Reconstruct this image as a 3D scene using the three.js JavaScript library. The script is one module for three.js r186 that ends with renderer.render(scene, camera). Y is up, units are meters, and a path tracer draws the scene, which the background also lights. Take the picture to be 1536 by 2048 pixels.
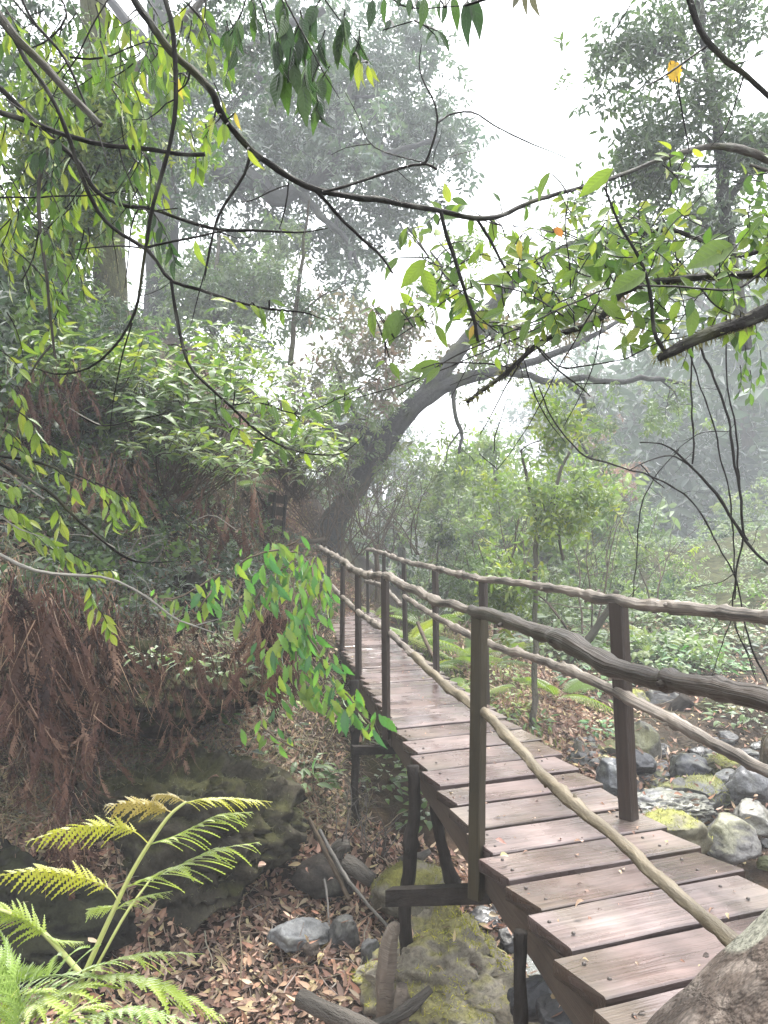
import * as THREE from 'three';
import { ImprovedNoise } from 'three/addons/math/ImprovedNoise.js';
import { mergeGeometries, mergeVertices } from 'three/addons/utils/BufferGeometryUtils.js';

// ---------------------------------------------------------------- camera, sky, sun, exposure
const F = 1540, EYE = 1.5;                         // focal length in pixels of the 1536 x 2048 photograph, eye height over the deck
const scene = new THREE.Scene();
const camera = new THREE.PerspectiveCamera(67.24, 0.75, 0.05, 400);
camera.position.set(0, EYE, 0);
camera.lookAt(0, EYE, -10);
const renderer = new THREE.WebGLRenderer({ antialias: true });
renderer.toneMapping = THREE.LinearToneMapping;
renderer.toneMappingExposure = 7;
renderer.shadowMap.enabled = true;
{
  const W = 64, H = 32, d = new Float32Array(W * H * 4);
  for (let y = 0; y < H; y++) for (let x = 0; x < W; x++) {   // overcast: the zenith is brighter than the horizon, the same all round
    const up = Math.max(0, Math.sin(((y + 0.5) / H - 0.5) * Math.PI)), l = 0.46 + 0.38 * up, i = (y * W + x) * 4;
    d[i] = l * 0.98; d[i + 1] = l; d[i + 2] = l * 1.05; d[i + 3] = 1;
  }
  const sky = new THREE.DataTexture(d, W, H, THREE.RGBAFormat, THREE.FloatType);
  sky.mapping = THREE.EquirectangularReflectionMapping; sky.magFilter = THREE.LinearFilter; sky.needsUpdate = true;
  scene.background = sky; scene.environment = sky;
}
scene.fog = new THREE.FogExp2(0xeff4f8, 0.0052);
const sun = new THREE.DirectionalLight(0xfffaf3, 1.5);
sun.position.set(2.5, 12, -11); sun.target.position.set(0, 0, -6); sun.castShadow = true; sun.shadow.radius = 22;
sun.shadow.mapSize.set(2048, 2048);
Object.assign(sun.shadow.camera, { left: -16, right: 16, top: 16, bottom: -16, near: 0.5, far: 50 });
scene.add(sun, sun.target);

// ---------------------------------------------------------------- helpers
function rng(seed) { let a = seed >>> 0; return () => { a = (a + 0x6d2b79f5) | 0; let t = Math.imul(a ^ (a >>> 15), 1 | a); t = (t + Math.imul(t ^ (t >>> 7), 61 | t)) ^ t; return ((t ^ (t >>> 14)) >>> 0) / 4294967296; }; }
let R = rng(7);
const rr = (a, b) => a + (b - a) * R(), pick = (a) => a[Math.floor(R() * a.length)], lerp = THREE.MathUtils.lerp, clamp = THREE.MathUtils.clamp;
const V = (x = 0, y = 0, z = 0) => new THREE.Vector3(x, y, z);
const at = (px, py, d) => V(((px - 768) / F) * d, EYE - ((py - 1024) / F) * d, -d);       // the point that far away along a sight line
const pixel = (p) => [768 + (p.x / -p.z) * F, 1024 - ((p.y - EYE) / -p.z) * F];
const rv = () => { let v; do v = V(rr(-1, 1), rr(-1, 1), rr(-1, 1)); while (v.lengthSq() > 1 || v.lengthSq() < 0.01); return v.normalize(); };
const perlin = new ImprovedNoise();
const n3 = (x, y, z = 0) => perlin.noise(x + 31.7, y + 17.3, z + 11.1);
const fbm = (x, y, z = 0, o = 4) => { let s = 0, a = 0.5; for (let i = 0; i < o; i++) { s += a * n3(x, y, z); x *= 2.03; y *= 2.03; z *= 2.03; a *= 0.5; } return s; };
const smooth = (a, b, x) => { const t = clamp((x - a) / (b - a), 0, 1); return t * t * (3 - 2 * t); };

const taken = new Map();
function numbered(n) { const k = taken.get(n) ?? 0; taken.set(n, k + 1); return k ? n + '_' + String(k).padStart(3, '0') : n; }
class Thing {                                                    // a Group at the thing's base; its parts are its children
  constructor(name, label, category, base, group) {
    this.base = base.clone(); this.o = new THREE.Group(); this.o.name = numbered(name); this.o.position.copy(base);
    this.o.userData = { label, category }; if (group) this.o.userData.group = group;
    scene.add(this.o);
  }
  part(name, soup, material, over) {
    if (!soup.count) return null;
    const m = new THREE.Mesh(soup.geometry(this.base), material); m.name = name; m.castShadow = m.receiveShadow = true;
    (over ?? this.o).add(m); return m;
  }
  put(name, geometry, material, matrix, over) {                  // matrix in the world
    const m = new THREE.Mesh(geometry, material); m.name = name; m.castShadow = m.receiveShadow = true;
    const k = matrix.clone().premultiply(new THREE.Matrix4().makeTranslation(-this.base.x, -this.base.y, -this.base.z));
    k.decompose(m.position, m.quaternion, m.scale); (over ?? this.o).add(m); return m;
  }
  many(name, geometry, material, list, over) {                   // past counting: one part; list of [matrix, colour]
    if (!list.length) return null;
    const im = copies(name, geometry, material, list, this.base); (over ?? this.o).add(im); im.userData.kind = 'stuff'; return im;
  }
}
function copies(name, geometry, material, list, base = V()) {
  const im = new THREE.InstancedMesh(geometry, material, list.length), T = new THREE.Matrix4().makeTranslation(-base.x, -base.y, -base.z);
  list.forEach(([m, c], i) => { im.setMatrixAt(i, m.clone().premultiply(T)); im.setColorAt(i, c); });
  im.name = name; im.castShadow = im.receiveShadow = true; return im;
}
function stuff(name, label, category, geometry, material, list) {
  const im = copies(name, geometry, material, list); im.userData = { label, category, kind: 'stuff' }; im.name = numbered(name); scene.add(im); return im;
}
function structure(o, name) { o.name = name; o.userData.kind = 'structure'; o.receiveShadow = o.castShadow = true; scene.add(o); return o; }

class Soup {                                                     // triangles that become one mesh
  constructor() { this.p = []; this.u = []; this.c = []; this.i = []; }
  get count() { return this.p.length / 3; }
  v(p, u, v, c) { this.p.push(p.x, p.y, p.z); this.u.push(u, v); if (c) this.c.push(c[0], c[1], c[2]); return this.count - 1; }
  t(a, b, c) { this.i.push(a, b, c); }
  q(a, b, c, d) { this.i.push(a, b, c, a, c, d); }
  geometry(base = V()) {
    const g = new THREE.BufferGeometry(), p = new Float32Array(this.p);
    for (let k = 0; k < p.length; k += 3) { p[k] -= base.x; p[k + 1] -= base.y; p[k + 2] -= base.z; }
    g.setAttribute('position', new THREE.BufferAttribute(p, 3)); g.setAttribute('uv', new THREE.BufferAttribute(new Float32Array(this.u), 2));
    if (this.c.length === this.p.length) g.setAttribute('color', new THREE.BufferAttribute(new Float32Array(this.c), 3));
    g.setIndex(this.i); g.computeVertexNormals(); return g;
  }
  // a tube through points with a radius at each; bumps of that size on its skin, its own colour by height if given
  tube(pts, rad, sides = 7, bump = 0, color, capEnd = true) {
    const n = pts.length; let nrm = null, len = 0, first = this.count, prev = null;
    const seed = pts[0].x * 7.1 + pts[0].y * 3.3;
    for (let k = 0; k < n; k++) {
      const tan = V().subVectors(pts[Math.min(n - 1, k + 1)], pts[Math.max(0, k - 1)]).normalize();
      if (!nrm) nrm = (Math.abs(tan.y) < 0.9 ? V(0, 1, 0) : V(1, 0, 0)).cross(tan).normalize();
      else { nrm.sub(tan.clone().multiplyScalar(nrm.dot(tan))); nrm.normalize(); }
      const bin = V().crossVectors(tan, nrm); if (prev) len += prev.distanceTo(pts[k]); prev = pts[k];
      const r0 = rad[k];
      for (let s = 0; s <= sides; s++) {
        const a = (s / sides) * Math.PI * 2, ca = Math.cos(a), sa = Math.sin(a);
        const b = bump ? 1 + bump * (n3(ca * 1.3 + seed, sa * 1.3, len / (r0 * 5 + 0.01)) + 0.6 * n3(ca * 3 + seed, sa * 3, len / (r0 * 1.6 + 0.004))) : 1;
        const q = pts[k].clone().addScaledVector(nrm, ca * r0 * b).addScaledVector(bin, sa * r0 * b);
        this.v(q, s / sides * Math.max(1, Math.round(r0 * 14)), len, color ? color(q, nrm.clone().multiplyScalar(ca).addScaledVector(bin, sa)) : undefined);
      }
    }
    const w = sides + 1;
    for (let k = 0; k + 1 < n; k++) for (let s = 0; s < sides; s++) { const a = first + k * w + s; this.q(a, a + 1, a + w + 1, a + w); }
    const cap = (k, flip) => { const c = this.v(pts[k], 0.5, 0.5, color ? color(pts[k], V(0, 1, 0)) : undefined); for (let s = 0; s < sides; s++) { const a = first + k * w + s; flip ? this.t(c, a, a + 1) : this.t(c, a + 1, a); } };
    cap(0, false); if (capEnd) cap(n - 1, true);
    return this;
  }
  add(g, m, c) {                                                 // a copy of a geometry, placed
    const p = g.attributes.position, u = g.attributes.uv, o = this.count, q = V();
    for (let k = 0; k < p.count; k++) { q.fromBufferAttribute(p, k).applyMatrix4(m); this.v(q, u ? u.getX(k) : 0, u ? u.getY(k) : 0, c); }
    if (g.index) for (let k = 0; k < g.index.count; k++) this.i.push(o + g.index.getX(k)); else for (let k = 0; k < p.count; k++) this.i.push(o + k);
    return this;
  }
}
// "x,y,d,r x,y,d,r ..." in pixels, metres away and pixels of radius; left-out depths and radii are filled in between
function trace(text) {
  const rows = text.trim().split(/\s+/).map((w) => w.split(',').map((x) => (x === '' ? NaN : +x)));
  for (const k of [2, 3]) {
    const known = rows.map((r, i) => (r[k] === undefined || isNaN(r[k]) ? -1 : i)).filter((i) => i >= 0);
    rows.forEach((r, i) => {
      if (r[k] !== undefined && !isNaN(r[k])) return;
      if (!known.length) { r[k] = 3; return; }
      let a = known.filter((j) => j < i).pop(), b = known.find((j) => j > i); a ??= b; b ??= a;
      r[k] = a === b ? rows[a][k] : lerp(rows[a][k], rows[b][k], (i - a) / (b - a));
    });
  }
  return rows;
}
function path(text, step = 0.05, wob = 0, push = 1) {                      // { pts, rad } sampled along a trace
  const rows = trace(text); for (const r of rows) r[2] *= push; const pts = rows.map((r) => at(r[0], r[1], r[2])), curve = new THREE.CatmullRomCurve3(pts, false, 'centripetal');
  const n = clamp(Math.ceil(curve.getLength() / step), rows.length, 160), out = { pts: [], rad: [] };
  for (let k = 0; k <= n; k++) {
    const t = k / n, f = t * (rows.length - 1), i = Math.min(rows.length - 2, Math.floor(f)), p = curve.getPoint(t);
    if (wob) { const f = 4, g = 13; p.add(V(n3(p.x * f, p.y * f, p.z * f) + 0.5 * n3(p.x * g, p.y * g, p.z * g), n3(p.y * f, p.z * f, p.x * f) + 0.5 * n3(p.y * g, p.z * g, p.x * g), n3(p.z * f, p.x * f, p.y * f)).multiplyScalar(wob)); }
    out.pts.push(p);
    const r = lerp(rows[i][3], rows[i + 1][3], f - i), d = lerp(rows[i][2], rows[i + 1][2], f - i); out.rad.push((r / F) * d);
  }
  return out;
}

// ---------------------------------------------------------------- textures: what the surfaces are made of
function tile(n, seed) {                                         // value noise that repeats after n cells
  const r = rng(seed), t = new Float32Array(n * n).map(() => r());
  return (x, y) => {
    const x0 = Math.floor(x), y0 = Math.floor(y), fx = x - x0, fy = y - y0, sx = fx * fx * (3 - 2 * fx), sy = fy * fy * (3 - 2 * fy), m = (a) => ((a % n) + n) % n;
    const a = t[m(y0) * n + m(x0)], b = t[m(y0) * n + m(x0 + 1)], c = t[m(y0 + 1) * n + m(x0)], d = t[m(y0 + 1) * n + m(x0 + 1)];
    return lerp(lerp(a, b, sx), lerp(c, d, sx), sy);
  };
}
const octaves = [4, 8, 16, 32, 64, 128, 256].map((n) => [n, tile(n, n * 13 + 5)]);
const tfbm = (u, v, from = 0, to = 6, gain = 0.55) => { let s = 0, a = 1, w = 0; for (let k = from; k <= to; k++) { const [n, f] = octaves[k]; s += a * f(u * n, v * n); w += a; a *= gain; } return s / w; };
function texture(size, fn, srgb = false, repeat = [1, 1]) {      // fn(u, v) -> [r, g, b] in 0..1
  const d = new Uint8Array(size * size * 4);
  for (let y = 0; y < size; y++) for (let x = 0; x < size; x++) {
    const c = fn((x + 0.5) / size, (y + 0.5) / size), i = (y * size + x) * 4;
    d[i] = clamp(c[0], 0, 1) * 255; d[i + 1] = clamp(c[1], 0, 1) * 255; d[i + 2] = clamp(c[2], 0, 1) * 255; d[i + 3] = 255;
  }
  const t = new THREE.DataTexture(d, size, size, THREE.RGBAFormat); t.wrapS = t.wrapT = THREE.RepeatWrapping; t.magFilter = THREE.LinearFilter; t.minFilter = THREE.LinearMipmapLinearFilter;
  t.generateMipmaps = true; if (srgb) t.colorSpace = THREE.SRGBColorSpace; t.repeat.set(repeat[0], repeat[1]); t.needsUpdate = true; return t;
}
const grey = (x) => [x, x, x];
const stripe = (u, v) => { let s = 0; const f = octaves[6][1], g = octaves[4][1], w = octaves[2][1]; const vv = v + 0.012 * (w(u * 16, v * 16) - 0.5); s = 0.5 * f(u * 4, vv * 256) + 0.3 * g(u * 2, vv * 64) + 0.2 * octaves[5][1](u * 8, vv * 128); return s; };
const T = {
  grain: texture(512, (u, v) => { const s = stripe(u, v), b = tfbm(u, v, 0, 4), c = tfbm(v, u, 1, 5); const k = 0.62 + 0.5 * (s - 0.5) + 0.55 * (b - 0.5); return [k, k * (0.98 + 0.1 * (c - 0.5)), k * (0.97 + 0.16 * (c - 0.5))]; }),
  grainBump: texture(512, (u, v) => grey(0.6 * stripe(u, v) + 0.4 * tfbm(u, v, 2, 6))),
  grainUp: texture(512, (v, u) => { const s = stripe(u, v), b = tfbm(u, v, 0, 4), c = tfbm(v, u, 1, 5); const k = 0.6 + 1.3 * (s - 0.5) + 1.3 * (b - 0.5) + 0.5 * (c - 0.5); return [k, k * (0.98 + 0.1 * (c - 0.5)), k * (0.95 + 0.2 * (c - 0.5))]; }),
  grainUpBump: texture(512, (v, u) => grey(0.5 * stripe(u, v) + 0.5 * tfbm(u, v, 1, 6))),
  wet: texture(512, (u, v) => grey(0.2 + 0.75 * smooth(0.35, 0.66, tfbm(u, v, 0, 5)))),
  bark: texture(512, (u, v) => { const a = tfbm(u * 2 % 1, v * 0.5 % 1, 1, 6, 0.7), b = tfbm(u, v, 0, 3); const k = 0.35 + 0.9 * (a - 0.3) + 0.3 * (b - 0.5); return [k, k, k * 0.98]; }),
  barkBump: texture(512, (u, v) => grey(tfbm(u, v, 2, 6, 0.7))),
  rock: texture(1024, (u, v) => { const a = tfbm(u, v, 0, 6, 0.65), b = tfbm(v, u, 1, 4), c = tfbm(u, v, 4, 6, 0.9); const k = 0.15 + 0.75 * a + 0.5 * (c - 0.5); return [k, k * (0.99 + 0.06 * (b - 0.5)), k * (0.98 + 0.16 * (b - 0.5))]; }),
  rockBump: texture(1024, (u, v) => { const a = tfbm(u, v, 0, 6, 0.62), c = Math.abs(tfbm(v, u, 0, 4) - 0.5) * 2; return grey(0.75 * a + 0.25 * c); }),
  soil: texture(1024, (u, v) => { const a = tfbm(u, v, 2, 6, 0.85), b = tfbm(v, u, 3, 5, 0.9), c = tfbm(u, v, 0, 3); const k = 0.3 + 1.3 * (a - 0.35) + 0.3 * (c - 0.5); return [k, k * (0.93 + 0.2 * (b - 0.5)), k * (0.88 + 0.25 * (b - 0.5))]; }),
  soilBump: texture(1024, (u, v) => grey(tfbm(u, v, 2, 6, 0.9))),
  leaf: texture(128, (u, v) => {                                 // midrib and side veins, blotches
    const x = Math.abs(u - 0.5) * 2, rib = 1 - smooth(0.0, 0.05, x), s = ((v * 9 - x * 1.7) % 1 + 1) % 1, side = (1 - smooth(0.03, 0.1, Math.min(s, 1 - s))) * smooth(0.02, 0.1, x);
    const b = 0.86 + 0.24 * (tfbm(u, v, 0, 4) - 0.5) + 0.08 * (tfbm(u, v, 3, 5) - 0.5); const k = b + 0.22 * rib + 0.12 * side;
    return [k * (1 + 0.25 * rib), k, k * 0.95];
  }),
  leafBump: texture(128, (u, v) => { const x = Math.abs(u - 0.5) * 2, s = ((v * 9 - x * 1.7) % 1 + 1) % 1; return grey(0.5 + 0.5 * Math.sin(s * Math.PI) * (1 - 0.3 * x) - 0.4 * (1 - smooth(0, 0.08, x))); }),
};
const rep = (t, u, v = u) => { const c = t.clone(); c.repeat.set(u, v); c.needsUpdate = true; return c; };

// ---------------------------------------------------------------- materials
const M = {};
const std = (o) => new THREE.MeshPhysicalMaterial({ roughness: 0.9, ...o }), lin = (r, g, b) => new THREE.Color().setRGB(r, g, b);
M.bark = std({ color: lin(0.16, 0.14, 0.12), map: rep(T.bark, 1, 1.2), bumpMap: rep(T.barkBump, 1, 1.2), bumpScale: 0.025, roughness: 0.85 });
M.barkPaint = std({ vertexColors: true, map: rep(T.bark, 1, 1.5), bumpMap: rep(T.barkBump, 1, 1.5), bumpScale: 0.03, roughness: 0.9 });
M.darkBark = std({ specularIntensity: 0.25, color: lin(0.032, 0.028, 0.025), map: rep(T.bark, 1, 3), bumpMap: rep(T.barkBump, 1, 4), bumpScale: 0.004, roughness: 0.55 });
M.limbBark = std({ specularIntensity: 0.3, vertexColors: true, map: rep(T.bark, 1, 3), bumpMap: rep(T.barkBump, 1, 4), bumpScale: 0.006, roughness: 0.7 });
M.greyTwig = std({ color: lin(0.17, 0.155, 0.14), map: rep(T.bark, 1, 4), bumpMap: rep(T.barkBump, 1, 4), bumpScale: 0.002, roughness: 0.7 });
M.paleTwig = std({ color: lin(0.36, 0.34, 0.3), map: rep(T.bark, 1, 4), bumpMap: rep(T.barkBump, 1, 4), bumpScale: 0.002, roughness: 0.7 });
M.twig = std({ specularIntensity: 0.25, color: lin(0.15, 0.115, 0.085), map: rep(T.bark, 1, 4), roughness: 0.75 });
M.rail = std({ color: lin(0.25, 0.215, 0.18), map: rep(T.grainUp, 1, 1.1), bumpMap: rep(T.grainUpBump, 1, 1.1), bumpScale: 0.008, roughness: 0.5 });
M.bigRail = std({ color: lin(0.095, 0.078, 0.066), map: rep(T.grainUp, 1, 0.8), bumpMap: rep(T.grainUpBump, 1, 0.9), bumpScale: 0.01, roughness: 0.4 });
M.paleRail = std({ color: lin(0.25, 0.205, 0.14), map: rep(T.bark, 1, 2), bumpMap: rep(T.barkBump, 1, 3), bumpScale: 0.003, roughness: 0.6 });
M.plank = [[0.2, 0.152, 0.146], [0.235, 0.188, 0.184], [0.17, 0.127, 0.118], [0.212, 0.165, 0.158]].map((c) => std({ color: lin(...c), map: T.grain, bumpMap: T.grainBump, bumpScale: 0.0025, roughness: 0.5, roughnessMap: T.wet, vertexColors: true }));
M.beam = std({ color: lin(0.11, 0.085, 0.065), map: T.grain, bumpMap: T.grainBump, bumpScale: 0.004, roughness: 0.7 });
M.post = std({ color: lin(0.05, 0.036, 0.028), map: T.grain, bumpMap: T.grainBump, bumpScale: 0.003, roughness: 0.55 });
M.greenPost = std({ color: lin(0.052, 0.043, 0.022), map: T.grain, bumpMap: T.grainBump, bumpScale: 0.003, roughness: 0.6 });
M.darkPole = std({ specularIntensity: 0.25, color: lin(0.05, 0.042, 0.037), map: rep(T.bark, 1, 2), bumpMap: rep(T.barkBump, 1, 2), bumpScale: 0.006, roughness: 0.7 });
M.steel = std({ color: lin(0.06, 0.05, 0.045), metalness: 0.3, roughness: 0.5 });
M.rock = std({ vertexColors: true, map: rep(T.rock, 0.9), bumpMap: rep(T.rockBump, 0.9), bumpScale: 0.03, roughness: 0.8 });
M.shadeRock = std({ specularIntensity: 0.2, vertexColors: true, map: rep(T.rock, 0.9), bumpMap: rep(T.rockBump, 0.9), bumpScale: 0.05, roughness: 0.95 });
M.wetRock = std({ vertexColors: true, map: rep(T.rock, 1.3), bumpMap: rep(T.rockBump, 1.3), bumpScale: 0.03, roughness: 0.6, roughnessMap: rep(T.wet, 0.7) });
M.soil = std({ specularIntensity: 0.25, vertexColors: true, map: rep(T.soil, 0.55), bumpMap: rep(T.soilBump, 0.8), bumpScale: 0.03, roughness: 0.95 });
const leafMats = new Map();
function leafMat(c, gloss = 0.35) {                              // a leaf lets light through; its top shines a little
  const k = c.map((x) => x.toFixed(3)).join() + gloss;
  if (!leafMats.has(k)) leafMats.set(k, new THREE.MeshPhysicalMaterial({ color: lin(...c), map: T.leaf, bumpMap: T.leafBump, bumpScale: 0.0012, roughness: 1, transmission: 0.58, thickness: 0, clearcoat: gloss, clearcoatRoughness: 0.3, side: THREE.DoubleSide }));
  return leafMats.get(k);
}
M.leaf = leafMat([1, 1, 1]); M.dullLeaf = leafMat([1, 1, 1], 0.05);
M.dead = std({ specularIntensity: 0.2, color: lin(1, 1, 1), side: THREE.DoubleSide, roughness: 0.85 });
M.deadLeaf = new THREE.MeshPhysicalMaterial({ color: lin(1, 1, 1), map: T.leaf, roughness: 1, transmission: 0.2, thickness: 0, clearcoat: 0.12, clearcoatRoughness: 0.4, side: THREE.DoubleSide });
M.blade = new THREE.MeshPhysicalMaterial({ color: lin(1, 1, 1), roughness: 1, transmission: 0.35, thickness: 0, side: THREE.DoubleSide });
const C = {
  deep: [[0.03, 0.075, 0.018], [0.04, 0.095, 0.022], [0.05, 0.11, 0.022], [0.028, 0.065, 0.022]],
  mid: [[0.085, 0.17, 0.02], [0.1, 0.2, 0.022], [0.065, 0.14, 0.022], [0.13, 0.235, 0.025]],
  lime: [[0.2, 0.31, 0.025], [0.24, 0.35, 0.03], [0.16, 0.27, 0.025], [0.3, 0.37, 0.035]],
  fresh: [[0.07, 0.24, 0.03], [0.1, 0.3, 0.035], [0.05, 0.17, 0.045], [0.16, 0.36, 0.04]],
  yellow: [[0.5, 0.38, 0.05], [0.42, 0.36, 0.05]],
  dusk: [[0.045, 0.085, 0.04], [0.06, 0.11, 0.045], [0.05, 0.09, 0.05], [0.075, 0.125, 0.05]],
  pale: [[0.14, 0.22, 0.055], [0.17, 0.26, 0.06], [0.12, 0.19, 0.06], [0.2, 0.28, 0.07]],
  dead: [[0.2, 0.1, 0.06], [0.26, 0.14, 0.085], [0.15, 0.075, 0.05], [0.3, 0.19, 0.12], [0.12, 0.065, 0.045]],
  litter: [[0.3, 0.18, 0.13], [0.4, 0.27, 0.2], [0.2, 0.115, 0.085], [0.48, 0.36, 0.27], [0.14, 0.08, 0.06], [0.32, 0.17, 0.115], [0.44, 0.35, 0.2], [0.2, 0.13, 0.1]],
};
const tint = (c, j = 0.15) => { const k = rr(1 - j, 1 + j); return lin(clamp(c[0] * k * rr(0.92, 1.08), 0, 0.9), clamp(c[1] * k, 0, 0.9), clamp(c[2] * k * rr(0.9, 1.1), 0, 0.9)); };

// ---------------------------------------------------------------- leaf, spray and frond shapes (base at 0, along +y, face to +z)
function leafShape({ rows = 5, wide = 0.36, fold = 0.1, droop = 0.25, tooth = 0, twist = 0, peak = 0.42, tip = 1.2 } = {}) {
  const s = new Soup(), w = (t) => wide * Math.pow(Math.sin(Math.PI * Math.pow(t, Math.log(0.5) / Math.log(peak))), 0.85) * (t > 0.7 ? lerp(1, 0.55, Math.pow((t - 0.7) / 0.3, tip)) : 1) * 0.5;
  const P = (t, x) => { const b = -droop * t * t; const q = V(x, t * (1 - 0.25 * droop * t), b + Math.abs(x) * fold * 2); q.applyAxisAngle(V(0, 1, 0), twist * t); return q; };
  let prev = null;
  for (let k = 0; k <= rows; k++) {
    const t = k / rows, ww = (k === 0 || k === rows ? 0.012 : w(t)) * (tooth && k % 2 ? 1 + tooth : 1);
    const row = [s.v(P(t, -ww), 0.5 - ww / wide, t), s.v(P(t, 0), 0.5, t), s.v(P(t, ww), 0.5 + ww / wide, t)];
    if (prev) { s.q(prev[0], prev[1], row[1], row[0]); s.q(prev[1], prev[2], row[2], row[1]); }
    prev = row;
  }
  return s.geometry();
}
const G = {
  lance: [leafShape({ droop: 0.22, wide: 0.34 }), leafShape({ droop: 0.4, wide: 0.3, twist: 0.5 }), leafShape({ droop: 0.08, wide: 0.38, twist: -0.4, fold: 0.22 }), leafShape({ droop: 0.55, wide: 0.32, twist: 0.25 })],
  broad: [leafShape({ rows: 9, wide: 0.42, tooth: 0.08, droop: 0.2 }), leafShape({ rows: 9, wide: 0.38, tooth: 0.09, droop: 0.4, twist: 0.3 }), leafShape({ rows: 9, wide: 0.45, tooth: 0.07, droop: 0.05, fold: 0.2 })],
  lobed: [leafShape({ rows: 12, wide: 0.46, tooth: 0.34, droop: 0.3, peak: 0.5 }), leafShape({ rows: 12, wide: 0.42, tooth: 0.38, droop: 0.5, twist: 0.4, peak: 0.46 })],
  small: [leafShape({ rows: 3, wide: 0.42, droop: 0.15 }), leafShape({ rows: 3, wide: 0.34, droop: 0.35, twist: 0.3 })],
  litter: [leafShape({ rows: 4, wide: 0.42, droop: 0.5, fold: 0.35, twist: 0.5 }), leafShape({ rows: 4, wide: 0.36, droop: -0.45, fold: 0.15, twist: -0.6 })],
};
function basis(pos, dir, nrm, len, wide = 1) {                   // places a leaf
  const y = dir.clone().normalize(), x = V().crossVectors(y, nrm); if (x.lengthSq() < 1e-6) x.set(1, 0, 0); x.normalize(); const z = V().crossVectors(x, y);
  return new THREE.Matrix4().makeBasis(x.multiplyScalar(len * wide), y.multiplyScalar(len), z.multiplyScalar(len)).setPosition(pos);
}
function sprayShape(seed, n, leafLen, hang, rowsGeo = G.small) { // a twig with leaves, one unit long
  const keep = R; R = rng(seed); const s = new Soup(), pts = [];
  for (let k = 0; k <= 4; k++) pts.push(V(0.12 * Math.sin(k * 0.9), k / 4, -0.12 * (k / 4) ** 2));
  s.tube(pts, [0.012, 0.01, 0.008, 0.006, 0.004], 3);
  for (let k = 0; k < n; k++) {
    const t = 0.15 + 0.85 * ((k + R()) / n), p = V(0.12 * Math.sin(t * 3.6), t, -0.12 * t * t), a = k * 2.4 + rr(-0.4, 0.4);
    const d = V(Math.cos(a), 0.5 + rr(-0.3, 0.3), Math.sin(a)).add(V(0, 0, -hang)), nn = V(rr(-0.4, 0.4), rr(0, 0.5), 1);
    s.add(pick(rowsGeo), basis(p, d, nn, leafLen * rr(0.7, 1.2)));
  }
  R = keep; return s.geometry();
}
G.spray = [sprayShape(1, 11, 0.34, 0.2), sprayShape(2, 13, 0.3, 0.6), sprayShape(3, 9, 0.4, 0.3)];
G.fine = [sprayShape(4, 18, 0.2, 0.3), sprayShape(5, 16, 0.24, 0.6)];
function frondShape({ pairs = 16, wide = 0.5, arch = 0.6, droop = 0.3, lean = 0.5, ragged = 0, seed = 3, teeth = 5, curl = 0 } = {}) {   // a fern frond, its leaflets toothed
  const keep = R; R = rng(seed); const s = new Soup();
  const Q = (t) => V(0.04 * Math.sin(t * 4 + seed), t * (1 - 0.18 * arch * t), -arch * t * t * 0.8);
  const pts = []; for (let k = 0; k <= 8; k++) pts.push(Q(k / 8)); s.tube(pts, pts.map((_, k) => 0.009 * (1 - k / 9)), 3);
  for (let k = 0; k < pairs; k++) for (const side of [-1, 1]) {
    if (R() < ragged) continue;
    const t = 0.2 + 0.8 * ((k + 0.5 * (side > 0)) / pairs), p = Q(t), tan = Q(Math.min(1, t + 0.02)).sub(Q(t - 0.02)).normalize();
    const L = wide * Math.pow(Math.sin(Math.PI * clamp((t - 0.1) / 0.92, 0.06, 0.96)), 0.8) * 0.62 * rr(0.85, 1.1), dir = V(side, lean, 0).normalize();
    const d = V(dir.x, dir.y * tan.y, dir.y * tan.z).normalize(), up = V(0, -tan.z, tan.y), w = 0.5 * Math.min(0.8 / pairs, L * 0.5);
    let prev = null;
    for (let j = 0; j <= teeth * 2; j++) {
      const f = j / (teeth * 2), ww = w * (1 - f * 0.8) * (j % 2 ? 1.25 : 0.45) * (j === 0 ? 0.4 : 1), c = p.clone().addScaledVector(d, L * f).addScaledVector(V(0, 0, -1), droop * L * f * f + curl * L * Math.sin(f * 5)).addScaledVector(up, 0.01);
      const n = V(-d.y, d.x, 0).normalize(), row = [s.v(c.clone().addScaledVector(n, ww), 0.3, f), s.v(c.clone().addScaledVector(n, -ww), 0.7, f)];
      if (prev) s.q(prev[0], prev[1], row[1], row[0]); prev = row;
    }
  }
  R = keep; return s.geometry();
}
G.frond = [frondShape({ seed: 11 }), frondShape({ seed: 12, arch: 0.9, droop: 0.45 }), frondShape({ seed: 13, arch: 0.35 })];
G.deadFrond = [frondShape({ seed: 21, ragged: 0.35, droop: 0.6, arch: 0.3, lean: 1.6, teeth: 3, curl: 0.1, wide: 0.2, pairs: 18 }), frondShape({ seed: 22, ragged: 0.5, droop: 1, arch: 0.7, lean: 2.2, teeth: 3, curl: 0.14, wide: 0.16, pairs: 20 }), frondShape({ seed: 23, ragged: 0.4, droop: 0.7, arch: 0.5, lean: 1.2, teeth: 3, curl: 0.12, wide: 0.22, pairs: 15 })];
{ const s = new Soup(); let p = null; for (let k = 0; k <= 4; k++) { const t = k / 4, w = 0.02 * (1 - t * 0.9), r = [s.v(V(-w, t * (1 - 0.2 * t), -0.45 * t * t), 0, t), s.v(V(w, t * (1 - 0.2 * t), -0.45 * t * t), 1, t)]; if (p) s.q(p[0], p[1], r[1], r[0]); p = r; } G.blade = s.geometry(); }

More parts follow.
